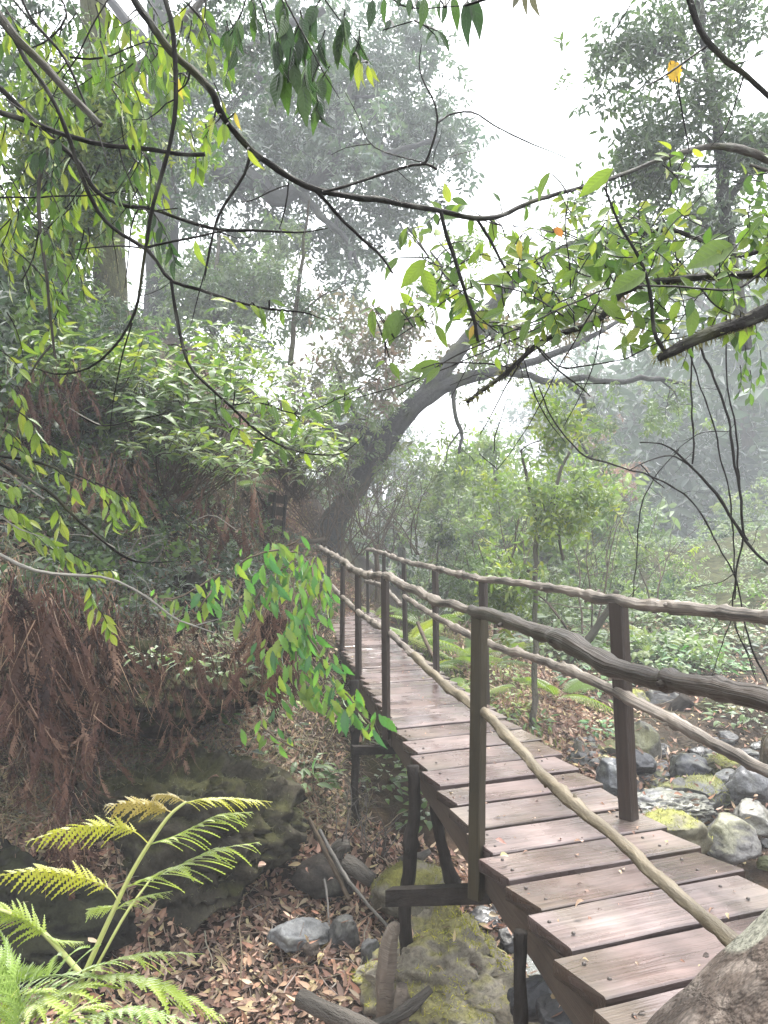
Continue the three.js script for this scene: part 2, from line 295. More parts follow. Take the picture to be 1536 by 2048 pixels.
// leaves of a thing: those that show largest, up to 300, are parts of their own; the rest one part
function foliage(t, list, name = 'leaf', smallest = 9) {
  for (const l of list) { const d = l.pos.distanceTo(camera.position), [x, y] = pixel(l.pos); l.size = (l.len * F) / d; l.seen = -l.pos.z > 0.3 && x > -60 && x < 1596 && y > -60 && y < 2108; }
  const own = list.filter((l) => l.seen && l.size >= smallest).sort((a, b) => b.size - a.size).slice(0, 300), isOwn = new Set(own);
  for (const l of own) t.put(name, l.geo, leafMat(l.color, l.gloss ?? 0.25), basis(l.pos, l.dir, l.nrm, l.len, l.wide ?? 1));
  const rest = new Map();
  for (const l of list) if (!isOwn.has(l)) { if (!rest.has(l.geo)) rest.set(l.geo, []); rest.get(l.geo).push(l); }
  if (rest.size) {
    const geo = list[0].geo, all = [...rest.values()].flat();
    t.many('foliage', geo, M.leaf, all.map((l) => [basis(l.pos, l.dir, l.nrm, l.len, l.wide ?? 1), tint(l.color)]));
  }
}

// ---------------------------------------------------------------- the ground: a gully with a stream, a steep bank on the left, slopes beyond
const heights = `-3,0,-1.45 0,-1,-1.5 0,0.3,-1.55 3,0,-1.4 1.3,1.1,-1.6 -1.5,1.2,-1.75 0,2,-2.25 2.6,2,-2.25 -3,2.2,-2.1 -5,2,-0.6 -6,0,0
 -1.6,3.9,-2.72 -0.5,3.3,-2.66 -0.3,4.4,-2.68 0.5,4,-2.85 1.5,3.8,-2.85 1.3,5.4,-2.85 0.5,5.4,-2.78 2.5,5,-2.8 2.4,6.6,-2.72 3.6,7,-2.65 2.9,8.6,-2.52 5,8,-2.5 4.2,10,-2.45 5.2,11.5,-2.35 4,12.5,-2.4 6,6,-2.4
 -0.95,5.3,-2.6 -1.0,6.1,-1.75 -1.5,6.1,-1.35 -2.4,5.9,-1.05 -3.3,5.3,-0.6 -2.7,6.6,-0.35 -3.6,7,0.7 -5,6,1.3 -1.7,7.2,-0.95 -2.1,9,-0.1 -4.2,11.8,2.4 -4.2,14,2.9 -1.7,11.6,-0.75 -2.6,11,0.5
 -0.62,12.3,-1.64 -0.3,13.4,-1.5 -1.5,14.2,-0.45 -1.55,16.5,0.25 -3,16,1.7 -8,12,5.5 -10,20,7 -6,20,4.5 -3,22,2.5 -1.1,12.6,-1.3
 0.0,6.8,-2.5 -0.5,7.3,-2.15 0.3,8,-2.35 -0.8,8.6,-1.75 0.2,10,-2.05 -0.5,11.2,-1.8 0.4,11.5,-1.95
 0.95,9.5,-2.25 1.3,8,-2.55 2.3,8.2,-2.48 1.8,12.5,-2.2 0.7,12.8,-1.95 1.2,14.5,-2.1 0,15.5,-2.5 1.5,18,-3 3,16,-2.3 5,16,-2.2 8,14,-1.9 8,9,-2 7.5,5,-1.9 7,2,-1.3 5,0,-0.9
 10,20,-1.2 14,18,0.6 6,24,-1.8 30,75,7 3,32,-4.5 0,22,-4 -0.5,18.5,-2.9 0,50,-7 16,10,1.4 34,50,7 45,90,14 14,95,2 -14,14,7.5 -14,5,6.5 -8,5,4 -9,1,2.6 -20,34,10 -18,60,10 20,0,1.5 -18,-4,5 20,-5,2 0,-5,-1.2 0,110,-6`;
const hp = heights.trim().split(/\s+/).map((w) => w.split(',').map(Number)), tps = (() => {
  const n = hp.length, A = [], phi = (r2) => (r2 < 1e-9 ? 0 : 0.5 * r2 * Math.log(r2));
  for (let i = 0; i < n; i++) { const row = []; for (let j = 0; j < n; j++) row.push(phi((hp[i][0] - hp[j][0]) ** 2 + (hp[i][1] - hp[j][1]) ** 2) + (i === j ? 0.02 : 0)); row.push(1, hp[i][0], hp[i][1], hp[i][2]); A.push(row); }
  for (let k = 0; k < 3; k++) { const row = []; for (let j = 0; j < n; j++) row.push(k === 0 ? 1 : hp[j][k - 1]); row.push(0, 0, 0, 0); A.push(row); }
  const N = n + 3;
  for (let c = 0; c < N; c++) {
    let p = c; for (let r = c + 1; r < N; r++) if (Math.abs(A[r][c]) > Math.abs(A[p][c])) p = r;
    [A[c], A[p]] = [A[p], A[c]];
    for (let r = c + 1; r < N; r++) { const f = A[r][c] / A[c][c]; if (f) for (let k = c; k <= N; k++) A[r][k] -= f * A[c][k]; }
  }
  const w = new Array(N); for (let r = N - 1; r >= 0; r--) { let s = A[r][N]; for (let k = r + 1; k < N; k++) s -= A[r][k] * w[k]; w[r] = s / A[r][r]; }
  return (x, d) => { let s = w[n] + w[n + 1] * x + w[n + 2] * d; for (let i = 0; i < n; i++) s += w[i] * phi((x - hp[i][0]) ** 2 + (d - hp[i][1]) ** 2); return s; };
})();
const heightAt = (x, d) => { const y = clamp(tps(x, d), -8, 14); return EYE + y + 0.16 * fbm(x * 0.9, d * 0.9, 3, 4) + 0.05 * fbm(x * 4, d * 4, 9, 3); };
const onGround = (x, d, up = 0) => V(x, heightAt(x, d) + up, -d);
function groundAt(px, py, from = 1.2, to = 45) {                 // where a sight line meets the ground
  let a = from; for (let d = from; d < to; d += Math.max(0.04, d * 0.012)) { const p = at(px, py, d); if (p.y < heightAt(p.x, d)) { let lo = a, hi = d; for (let k = 0; k < 8; k++) { const m = (lo + hi) / 2, q = at(px, py, m); if (q.y < heightAt(q.x, m)) hi = m; else lo = m; } return at(px, py, hi); } a = d; } return null;
}
const slopeAt = (x, d) => V(-(heightAt(x + 0.1, d) - heightAt(x - 0.1, d)) / 0.2, 1, (heightAt(x, d + 0.1) - heightAt(x, d - 0.1)) / 0.2).normalize();
const nearBed = (x, d) => { const c = 0.6 + (d < 4.6 ? 0 : (d - 4.6) * 0.75); return Math.abs(x - c); };      // how far beside the stream
{
  const s = new Soup(), nx = 260, nd = 280, X = (k) => { const t = (k / nx) * 2 - 1; return 2.2 * t + 64 * t * Math.abs(t) ** 2.2; }, D = (k) => { const t = k / nd; return -6 + 16.5 * t + 105 * t ** 3.6; };
  for (let j = 0; j <= nd; j++) for (let i = 0; i <= nx; i++) {
    const x = X(i), d = D(j), y = heightAt(x, d), path1 = 1 - smooth(0.25, 0.9, Math.abs(x - (2.05 - (d - 8) * 0.09)) + 0.4 * n3(x * 2, d * 2));
    const path2 = (1 - smooth(0.3, 0.9, Math.abs(x + 0.7 + (d - 12.4) * 0.45))) * smooth(11.6, 12.3, d), moss = smooth(0.0, 0.4, fbm(x * 1.2 + 5, d * 1.2, 2, 4) + 0.06), bed = 1 - smooth(0.3, 1.3, nearBed(x, d));
    let c = [0.06, 0.041, 0.031];
    const mix = (to, k) => { c = c.map((v, n) => lerp(v, to[n], clamp(k, 0, 1))); };
    mix([0.1, 0.075, 0.05], smooth(-0.1, 0.3, fbm(x * 2, d * 2, 7, 3)));
    if (d > 5.5) mix([0.075, 0.09, 0.03], 0.75 * moss); if (d > 12 && x > 0.5) mix([0.09, 0.12, 0.04], 0.6);
    mix([0.1, 0.085, 0.07], 0.8 * bed); mix([0.26, 0.155, 0.11], 0.9 * Math.max(d > 7.5 && d < 13.5 ? path1 : 0, path2));
    s.v(V(x, y, -d), x, d, c);
  }
  for (let j = 0; j < nd; j++) for (let i = 0; i < nx; i++) { const a = j * (nx + 1) + i; s.q(a, a + 1, a + nx + 2, a + nx + 1); }
  structure(new THREE.Mesh(s.geometry(), M.soil), 'ground');
  // the stream: a shallow sheet that fills the bed between the stones
  const w = new Soup(), water = new THREE.MeshPhysicalMaterial({ color: lin(0.85, 0.9, 0.88), roughness: 0.06, transmission: 0.85, thickness: 0, ior: 1.33, bumpMap: rep(T.rockBump, 1.3), bumpScale: 0.03 });
  for (let j = 0; j <= 60; j++) for (let i = 0; i <= 10; i++) {
    const d = 2.2 + j * 0.13, c = 0.6 + (d < 4.6 ? 0 : (d - 4.6) * 0.75), x = c + (i / 5 - 1) * (0.75 + 0.15 * Math.sin(d * 2));
    w.v(V(x, EYE - 2.84 + Math.max(0, d - 5) * 0.062 + 0.012 * n3(x * 6, d * 6), -d), x, d);
  }
  for (let j = 0; j < 60; j++) for (let i = 0; i < 10; i++) { const a = j * 11 + i; w.q(a, a + 1, a + 12, a + 11); }
  structure(new THREE.Mesh(w.geometry(), water), 'stream_water');
}

// ---------------------------------------------------------------- the footbridge
const L = [[1.5, 0.6, -1.245], [1.925, 0.56, -1.28], [2.4, 0.494, -1.33], [2.72, 0.466, -1.37], [2.99, 0.42, -1.4], [3.33, 0.385, -1.43], [4.2, 0.235, -1.445], [5.42, 0.02, -1.465], [7.44, -0.27, -1.575], [9.1, -0.52, -1.605], [10.8, -0.8, -1.61], [12.4, -1.02, -1.62]];
function edge(d) { let k = 0; while (k < L.length - 2 && d > L[k + 1][0]) k++; const [a, b] = [L[k], L[k + 1]], t = (d - a[0]) / (b[0] - a[0]); return V(lerp(a[1], b[1], t), EYE + lerp(a[2], b[2], t), -d); }
const across = (d) => { const w = lerp(0.84, 0.775, smooth(2, 5.5, d)); return V(w, -0.012, -0.31); };
const deckAt = (d, t) => edge(d).addScaledVector(across(d), t);
const bridge = new Thing('footbridge', 'narrow wooden plank footbridge with rough pole handrails crossing the stony stream', 'footbridge', V(0.4, 0, -4));
R = rng(101);
{
  const plank = (d, w) => {                                      // a sawn board across the bridge, its edges a little worn
    const s = new Soup(), a = deckAt(d, 0), b = deckAt(d, 1), ax = b.clone().sub(a), len = ax.length(); ax.normalize();
    const along = edge(d + 0.2).sub(edge(d - 0.2)).normalize(), side = along.clone().sub(ax.clone().multiplyScalar(ax.dot(along))).normalize(), up = V().crossVectors(ax, side); if (up.y < 0) up.negate();
    const e0 = rr(0.012, 0.042), e1 = len + rr(0.01, 0.06), th = rr(0.042, 0.05), skew = rr(-0.012, 0.012), tilt = rr(-0.006, 0.006), u0 = R() * 3, v0 = R(), h = w / 2, bevel = 0.006;
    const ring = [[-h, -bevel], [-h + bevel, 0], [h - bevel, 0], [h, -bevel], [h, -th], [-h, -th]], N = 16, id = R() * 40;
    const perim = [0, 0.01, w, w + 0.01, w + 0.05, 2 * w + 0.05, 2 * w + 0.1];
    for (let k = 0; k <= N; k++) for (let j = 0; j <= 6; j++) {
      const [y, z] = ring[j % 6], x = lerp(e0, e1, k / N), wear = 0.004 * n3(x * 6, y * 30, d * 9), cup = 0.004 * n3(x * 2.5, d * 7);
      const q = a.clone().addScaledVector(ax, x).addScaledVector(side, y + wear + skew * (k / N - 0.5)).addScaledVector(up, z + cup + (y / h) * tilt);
      const dirt = clamp(1 + 0.9 * fbm(x * 5 + id, y * 14 + id, d, 3), 0.55, 1.35), alga = 0.5 * smooth(0.0, 0.35, fbm(x * 3 + id, y * 6, d * 3, 3) + 0.45 * (Math.abs(x / len - 0.5) * 2 - 0.55)), edgeShadeDirt = [0.6, 1, 1, 0.6, 0.24, 0.24][j % 6] * dirt;  // sides and bevels painted dark as the shade between planks, times mottled dirt
      s.v(q, u0 + x * 0.8, v0 + perim[j] * 1.3, [edgeShadeDirt * lerp(1, 0.72, alga), edgeShadeDirt * lerp(0.98, 0.8, alga), edgeShadeDirt * lerp(0.96, 0.55, alga)]);
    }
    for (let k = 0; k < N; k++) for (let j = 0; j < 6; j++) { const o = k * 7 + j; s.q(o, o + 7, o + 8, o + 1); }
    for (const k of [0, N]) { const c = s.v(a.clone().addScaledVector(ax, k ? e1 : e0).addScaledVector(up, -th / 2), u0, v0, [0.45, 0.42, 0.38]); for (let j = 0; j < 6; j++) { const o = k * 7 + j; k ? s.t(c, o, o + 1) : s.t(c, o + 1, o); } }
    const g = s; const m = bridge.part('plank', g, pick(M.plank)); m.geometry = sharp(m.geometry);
    if (d < 5.2) for (const t of [0.1, 0.88]) for (const o of t < 0.5 || d < 3.2 ? [-0.055, 0.06] : [0.05]) {
      const c = a.clone().addScaledVector(ax, len * t + rr(-0.02, 0.02)).addScaledVector(side, o + rr(-0.01, 0.01)).addScaledVector(up, 0.001);
      bridge.put('bolt', bolt, M.steel, new THREE.Matrix4().makeBasis(ax, up, side).setPosition(c).multiply(new THREE.Matrix4().makeTranslation(0, 0, 0)), m);
    }
  };
  const bolt = new THREE.SphereGeometry(0.007, 8, 4, 0, Math.PI * 2, 0, Math.PI / 2);
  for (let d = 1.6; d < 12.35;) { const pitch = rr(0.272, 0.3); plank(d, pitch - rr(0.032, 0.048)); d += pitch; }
  // stringers under both sides
  for (const t of [0.09, 0.93]) {
    for (const [d0, d1] of [[1.5, 5.55], [5.45, 9.2], [9.1, 12.5]]) {
      const s = new Soup(), N = 14, dy = d0 > 2 && d0 < 6 ? -0.006 : 0; let u = 0;
      for (let k = 0; k <= N; k++) {
        const d = lerp(d0, d1, k / N), p = deckAt(d, t), w = 0.032; p.y -= 0.047; u = d;
        for (const [j, [y, z]] of [[-w, 0], [w, 0], [w, -0.15], [-w, -0.15], [-w, 0]].entries()) s.v(p.clone().add(V(y + dy, z + dy + 0.004 * n3(d * 3, j), 0)), u * 0.7, j * 0.21 + t);
      }
      for (let k = 0; k < N; k++) for (let j = 0; j < 4; j++) { const o = k * 5 + j; s.q(o, o + 5, o + 6, o + 1); }
      s.q(0, 1, 2, 3); s.q(N * 5 + 3, N * 5 + 2, N * 5 + 1, N * 5);
      const m = bridge.part('beam', s, M.beam); m.geometry = sharp(m.geometry);
    }
  }
}
function sharp(g) { const k = g.toNonIndexed(); k.computeVertexNormals(); return k; }
function squarePost(text, w, mat, turn) {
  const [a, b] = trace(text).map((r) => at(r[0], r[1], r[2])), s = new Soup(), N = 8, x = V(Math.cos(turn), 0, Math.sin(turn)), z = V(-Math.sin(turn), 0, Math.cos(turn)), h = w / 2, c = w * 0.08;
  const ring = [[-h + c, -h], [h - c, -h], [h, -h + c], [h, h - c], [h - c, h], [-h + c, h], [-h, h - c], [-h, -h + c]];
  for (let k = 0; k <= N; k++) { const p = a.clone().lerp(b, k / N); for (let j = 0; j <= 8; j++) { const [p0, p1] = ring[j % 8], e = 1 + 0.05 * n3(j * 3.1 + a.x * 9, k * 0.9); s.v(p.clone().addScaledVector(x, p0 * e).addScaledVector(z, p1 * e), (k / N) * a.distanceTo(b) * 0.9 + turn, Math.floor(j / 2) * 0.13 + a.x + (j % 2) * 0.11); } }
  for (let k = 0; k < N; k++) for (let j = 0; j < 8; j++) { const o = k * 9 + j; s.q(o, o + 9, o + 10, o + 1); }
  for (const k of [0, N]) { const q = s.v(k ? b : a, 0.1, 0.1); for (let j = 0; j < 8; j++) { const o = k * 9 + j; s.t(q, o, o + 1); } }
  const m = bridge.part('post', s, mat); m.geometry = sharp(m.geometry); return m;
}
squarePost('959,1228,3.3 952,1795,3.3', 0.056, M.greenPost, 0.62);
squarePost('770,1152,5.38 773,1478,5.38', 0.046, M.post, 0.55);
squarePost('716,1143,7.42 717,1358,7.42', 0.05, M.post, 0.55);
squarePost('686,1126,9.08 684,1303,9.08', 0.046, M.post, 0.5);
squarePost('658,1112,10.8 657,1258,10.8', 0.045, M.post, 0.2);
squarePost('640,1110,12.1 639,1240,12.1', 0.045, M.post, 0.2);
squarePost('1236,1205,3.62 1258,1640,3.62', 0.07, M.post, 0.78);
squarePost('966,1162,6.0 971,1424,6.0', 0.056, M.post, 0.6);
squarePost('870,1138,7.58 873,1348,7.58', 0.05, M.post, 0.6);
squarePost('808,1124,9.42 811,1292,9.42', 0.049, M.post, 0.5);
squarePost('768,1108,11 768,1245,11', 0.05, M.post, 0.2);
squarePost('735,1100,12.42 736,1228,12.42', 0.045, M.post, 0.2);
function pole(name, text, mat, sides = 10, bump = 0.3, wob = 0.012) {
  const p = path(text, 0.035, wob), bumps = p.pts.map((_, k) => (k > 1 && R() < 0.09 ? rr(0.15, 0.35) : 0));            // knots where side branches were cut off
  const slim = /rail/.test(name) ? 0.9 : 0.88, rad = p.rad.map((r, k) => slim * r * (1 + Math.max(bumps[k], 0.5 * (bumps[k - 1] ?? 0), 0.5 * (bumps[k + 1] ?? 0))) * (1 + 0.1 * n3(k * 0.35, r * 90)));
  const m = bridge.part(name, new Soup().tube(p.pts, rad, sides, bump), mat);
  bumps.forEach((b, k) => { if (b < 0.2 || k + 1 >= p.pts.length) return; const d = rv(), t = p.pts[k + 1].clone().sub(p.pts[k]).normalize(); d.addScaledVector(t, -d.dot(t)).normalize().addScaledVector(t, 0.5).normalize(); const r = p.rad[k]; bridge.part('knot', new Soup().tube([p.pts[k].clone().addScaledVector(d, r * 0.6), p.pts[k].clone().addScaledVector(d, r * 1.25), p.pts[k].clone().addScaledVector(d, r * rr(1.4, 1.9))], [r * 0.45, r * 0.34, r * 0.26], 6, 0.3), mat, m); });
  return m;
}
pole('handrail', '942,1220,3.36,13 1000,1236,2.8,15 1050,1254,2.4,15.5 1100,1272,2.15,18 1150,1294,1.92,18.5 1250,1340,1.62,20 1310,1359,1.5,23 1345,1360,1.44,21 1380,1366,1.38,23 1450,1382,1.29,24 1536,1404,1.2,27 1640,1440,1.1,29', M.bigRail, 16, 0.18, 0.009);
pole('handrail', '948,1223,3.38,10 900,1210,3.75,10 855,1192,4.25,9.5 800,1166,5,9 770,1149,5.4,8.5', M.rail);
pole('handrail', '772,1151,5.36,8 735,1150,6.4,7.5 705,1138,7.65,7 685,1121,9.1,6.5 658,1106,10.8,5.5 640,1095,12,5', M.rail);
pole('handrail', '1640,1246,2.45,16 1536,1233,2.7,16 1440,1226,2.95,15 1330,1213,3.3,13.5 1240,1203,3.58,12 1130,1181,4.4,9.5 1040,1166,5.2,8 962,1159,6,7', M.rail);
pole('handrail', '968,1160,5.96,6.5 915,1148,6.7,6.5 870,1136,7.55,6 808,1122,9.4,5 768,1107,11,4.5 735,1098,12.45,4', M.rail);
pole('middle_rail', '1640,1600,2.42,15 1536,1545,2.66,14.5 1400,1472,3.05,13.5 1245,1392,3.55,12 1100,1326,4.55,9.5 975,1286,5.85,8 870,1232,7.5,6.5 808,1192,9.35,5', M.rail);
pole('middle_rail', '730,1162,12.4,4 763,1172,11,4.5 802,1210,9.4,5.5', M.rail);
pole('middle_rail', '1475,1893,1.44,19 1400,1830,1.56,17 1330,1762,1.68,15.5 1250,1690,1.87,14.5 1150,1610,2.15,13 1075,1541,2.48,12 1030,1490,2.75,11.5 975,1431,3.2,10.5 942,1408,3.5,9.5 877,1358,4.2,8.5 828,1310,4.75,8', M.paleRail, 12, 0.22, 0.009);
pole('middle_rail', '835,1317,4.7,7.5 782,1268,5.35,7 760,1253,5.6,6.5 727,1232,6.9,6 691,1200,8.7,5.5 662,1172,10.6,5 645,1162,12,4.5', M.rail);
pole('support_pole', '829,1530,4.25,13 827,1640,4.25,14 816,1720,4.25,16 812,1850,4.25,15 814,2000,4.25,16', M.darkPole);
pole('support_pole', '1040,1862,2.55,16 1041,1960,2.55,16 1040,2080,2.55,17 1040,2230,2.55,18', M.darkPole);
pole('support_pole', '709,1360,6.2,10 711,1460,6.1,9 710,1580,6.05,9 711,1700,6,10', M.darkPole);
pole('support_pole', '868,1600,4.75,11 884,1690,4.7,13 908,1770,4.65,14', M.darkPole);
for (const [a, b, h, w] of [['705,1500,5.75', '815,1498,5.95', 0.06, 0.05], ['778,1793,4.02', '985,1786,3.62', 0.085, 0.06]]) {
  const A = at(...a.split(',').map(Number)), B = at(...b.split(',').map(Number)), s = new Soup(), dir = B.clone().sub(A), len = dir.length(); dir.normalize();
  const x = V(-dir.z, 0, dir.x).normalize();
  for (let k = 0; k <= 4; k++) for (const [j, [p, q]] of [[-w, h / 2], [w, h / 2], [w, -h / 2], [-w, -h / 2], [-w, h / 2]].entries()) s.v(A.clone().addScaledVector(dir, len * k / 4).addScaledVector(x, p / 2).add(V(0, q + 0.004 * n3(k, j), 0)), k * 0.2, j * 0.2);
  for (let k = 0; k < 4; k++) for (let j = 0; j < 4; j++) { const o = k * 5 + j; s.q(o, o + 5, o + 6, o + 1); } s.q(0, 1, 2, 3); s.q(23, 22, 21, 20);
  const m = bridge.part('crossbeam', s, M.darkPole); m.geometry = sharp(m.geometry);
}

// ---------------------------------------------------------------- rocks
function rockShape(seed, detail, cuts, rough) {
  const keep = R; R = rng(seed); let g = new THREE.IcosahedronGeometry(1, detail); g.deleteAttribute('normal'); g.deleteAttribute('uv'); g = mergeVertices(g, 1e-4);
  const planes = []; for (let k = 0; k < cuts; k++) planes.push([rv(), rr(0.55, 0.85)]);
  const p = g.attributes.position, q = V();
  for (let k = 0; k < p.count; k++) {
    q.fromBufferAttribute(p, k); const n = q.clone();
    for (const [a, h] of planes) { const o = q.dot(a) - h; if (o > 0) q.addScaledVector(a, -o * 0.92); }
    q.addScaledVector(n, rough * (1.4 * fbm(n.x * 1.6 + seed, n.y * 1.6, n.z * 1.6, 3) + 0.5 * fbm(n.x * 6, n.y * 6 + seed, n.z * 6, 3)));
    p.setXYZ(k, q.x, q.y, q.z);
  }
  R = keep; return g;
}
const rockKinds = [1, 2, 3, 4, 5, 6, 7].map((k) => rockShape(k * 17, 12, 10 + (k % 4), 0.16));
const hpRocks = [];
const bigKinds = [1, 2, 3, 4].map((k) => { const g = rockShape(k * 29 + 3, 26, 7, 0.3), p = g.attributes.position, q = V(); for (let i = 0; i < p.count; i++) { q.fromBufferAttribute(p, i); const r = Math.abs(fbm(q.x * 2.2 + k, q.y * 2.8, q.z * 2.2, 3)), e = 1 - 0.16 * smooth(0.06, 0, r) + 0.07 * fbm(q.x * 9, q.y * 9, q.z * 9 + k, 3); p.setXYZ(i, q.x * e, q.y * e, q.z * e); } return g; });
function mossOn(o, n, len, palette, bare = 0.05) {               // a fur of moss on a rock's upper side
  const p = o.geometry.attributes.position, m = o.geometry.attributes.normal, c = o.geometry.attributes.color, list = [];
  for (let t = 0; t < n * 6 && list.length < n; t++) { const k = Math.floor(R() * p.count), q = V().fromBufferAttribute(p, k), u = V().fromBufferAttribute(m, k); if (u.y < -0.1 || fbm(q.x * 3.5 + o.position.x, q.y * 3.5, q.z * 3.5, 4) + 0.35 * u.y < bare) continue; list.push([basis(q, u.clone().add(rv().multiplyScalar(0.9)).add(V(0, -0.2, 0)), rv(), len * rr(0.5, 1.4), 4), tint(pick(palette), 0.3)]); }
  const im = copies('moss', G.blade, M.blade, list); im.userData.kind = 'stuff'; o.add(im);
}
function rock(name, label, pos, size, { kind = 0, turn = 0, tip = 0, color = [0.2, 0.2, 0.2], moss = 0, wet = false, group, shape, mossColor = [0.2, 0.22, 0.03], stain = 0.3 } = {}) {
  const g = (shape ?? (Math.max(...size) > 0.36 ? bigKinds[kind % 4] : rockKinds[kind % 7])).clone(), m = new THREE.Matrix4().compose(V(), new THREE.Quaternion().setFromEuler(new THREE.Euler(tip, turn, tip * 0.6)), V(1, 1, 1)), sc = new THREE.Matrix4().makeScale(...size);
  g.applyMatrix4(m).applyMatrix4(sc); g.computeVertexNormals();
  const p = g.attributes.position, n = g.attributes.normal, c = new Float32Array(p.count * 3), uv = new Float32Array(p.count * 2), s = R() * 50;
  for (let k = 0; k < p.count; k++) {
    const x = p.getX(k), y = p.getY(k), z = p.getZ(k), f = fbm(x * 3 + s, y * 3, z * 3, 4), mo = moss * smooth(0.3, 0.6, n.getY(k) * 0.8 + 1.9 * fbm(x * 2.5, y * 2.5 + s, z * 2.5, 4)), lich = stain * smooth(0.12, 0.3, fbm(x * 5 + s, y * 5, z * 5 + 4, 4));
    for (let j = 0; j < 3; j++) c[k * 3 + j] = lerp(lerp(color[j] * (1 + 0.7 * f), [0.36, 0.36, 0.3][j], lich * 0.6), mossColor[j] * (1 + 0.8 * f), mo);
    const ax = Math.abs(n.getX(k)), ay = Math.abs(n.getY(k)), az = Math.abs(n.getZ(k));
    uv[k * 2] = x * 0.8 + z * 0.5 + s; uv[k * 2 + 1] = y * 0.8 + z * 0.6 - x * 0.2;
  }
  g.setAttribute('color', new THREE.BufferAttribute(c, 3)); g.setAttribute('uv', new THREE.BufferAttribute(uv, 2));
  const flat = g.toNonIndexed(), fp = flat.attributes.position, fu = flat.attributes.uv, A = V(), B = V(), D = V();    // the stone's grain, laid on from the side each face looks to
  for (let k = 0; k < fp.count; k += 3) { A.fromBufferAttribute(fp, k); B.fromBufferAttribute(fp, k + 1).sub(A); D.fromBufferAttribute(fp, k + 2).sub(A); B.cross(D); const ax = Math.abs(B.x), ay = Math.abs(B.y), az = Math.abs(B.z); for (let j = k; j < k + 3; j++) { const x = fp.getX(j), y = fp.getY(j), z = fp.getZ(j); fu.setXY(j, (ay > ax && ay > az ? x : ax > az ? z : x) + s, (ay > ax && ay > az ? z : y) + s); } }
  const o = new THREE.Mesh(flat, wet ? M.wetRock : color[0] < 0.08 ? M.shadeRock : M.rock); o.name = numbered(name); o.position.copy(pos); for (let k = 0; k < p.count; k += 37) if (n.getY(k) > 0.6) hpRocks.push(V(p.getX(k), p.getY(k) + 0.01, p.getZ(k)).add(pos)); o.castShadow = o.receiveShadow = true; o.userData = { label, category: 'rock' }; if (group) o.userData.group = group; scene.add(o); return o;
}
R = rng(55);
// the big dark boulders under the left bank: an overhanging ledge over a hollow
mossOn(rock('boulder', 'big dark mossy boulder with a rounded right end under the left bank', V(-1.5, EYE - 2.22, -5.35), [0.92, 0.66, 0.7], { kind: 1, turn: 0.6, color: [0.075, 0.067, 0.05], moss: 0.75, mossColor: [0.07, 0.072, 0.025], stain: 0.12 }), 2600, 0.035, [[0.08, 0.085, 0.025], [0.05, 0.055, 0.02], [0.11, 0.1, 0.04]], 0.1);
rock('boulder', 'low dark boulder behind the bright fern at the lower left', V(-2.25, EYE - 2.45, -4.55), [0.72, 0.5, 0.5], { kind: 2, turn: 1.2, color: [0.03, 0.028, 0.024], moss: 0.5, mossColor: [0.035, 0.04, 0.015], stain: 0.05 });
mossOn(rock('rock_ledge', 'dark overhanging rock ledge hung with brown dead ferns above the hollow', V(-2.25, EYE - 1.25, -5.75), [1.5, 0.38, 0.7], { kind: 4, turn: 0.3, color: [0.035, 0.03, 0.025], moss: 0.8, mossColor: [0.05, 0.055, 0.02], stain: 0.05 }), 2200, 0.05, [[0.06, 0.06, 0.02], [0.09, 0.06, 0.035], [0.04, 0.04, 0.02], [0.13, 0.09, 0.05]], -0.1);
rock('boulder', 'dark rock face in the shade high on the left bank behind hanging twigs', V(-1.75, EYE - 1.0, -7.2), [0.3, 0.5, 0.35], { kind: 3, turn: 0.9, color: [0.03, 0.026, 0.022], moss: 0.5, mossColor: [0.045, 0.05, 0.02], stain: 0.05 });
// by the leaf-strewn floor
rock('stone', 'grey flat-topped stone with a pale face lying on the leaf litter', at(600, 1868, 4.72), [0.19, 0.11, 0.15], { kind: 5, turn: 0.4, color: [0.2, 0.21, 0.22], stain: 0.5 });
rock('stone', 'dark rounded stone right of the pale-faced stone on the leaf litter', at(688, 1868, 4.7), [0.12, 0.12, 0.12], { kind: 2, turn: 2, color: [0.085, 0.083, 0.082] });
rock('stone', 'small brown stone in front of the two larger stones on the leaf litter', at(623, 1898, 4.55), [0.055, 0.045, 0.05], { kind: 0, color: [0.15, 0.12, 0.1] });
rock('stone', 'small grey stone half hidden behind the upright splintered stump', at(743, 1905, 4.5), [0.07, 0.08, 0.07], { kind: 3, color: [0.14, 0.14, 0.14] });
mossOn(rock('boulder', 'large boulder with bright yellow-green moss beside the dark support pole', at(905, 1965, 4.35), [0.56, 0.4, 0.42], { kind: 6, turn: 0.5, color: [0.4, 0.36, 0.28], moss: 0.5, mossColor: [0.42, 0.4, 0.03], stain: 0.6 }), 4200, 0.026, [[0.46, 0.46, 0.03], [0.34, 0.34, 0.03], [0.55, 0.52, 0.05], [0.24, 0.22, 0.05]], 0.26);
mossOn(rock('boulder', 'mossy squarish boulder behind the crossbeam under the bridge', at(830, 1790, 5.05), [0.29, 0.2, 0.26], { kind: 0, turn: 0.2, color: [0.2, 0.18, 0.13], moss: 0.9, mossColor: [0.24, 0.23, 0.04], stain: 0.4 }), 900, 0.025, [[0.2, 0.2, 0.04], [0.14, 0.14, 0.04]], 0.1);
rock('boulder', 'dark rock in the bank shade beneath the tangle of pale twigs', at(640, 1760, 5.4), [0.3, 0.16, 0.2], { kind: 1, turn: 1, color: [0.06, 0.052, 0.045] });
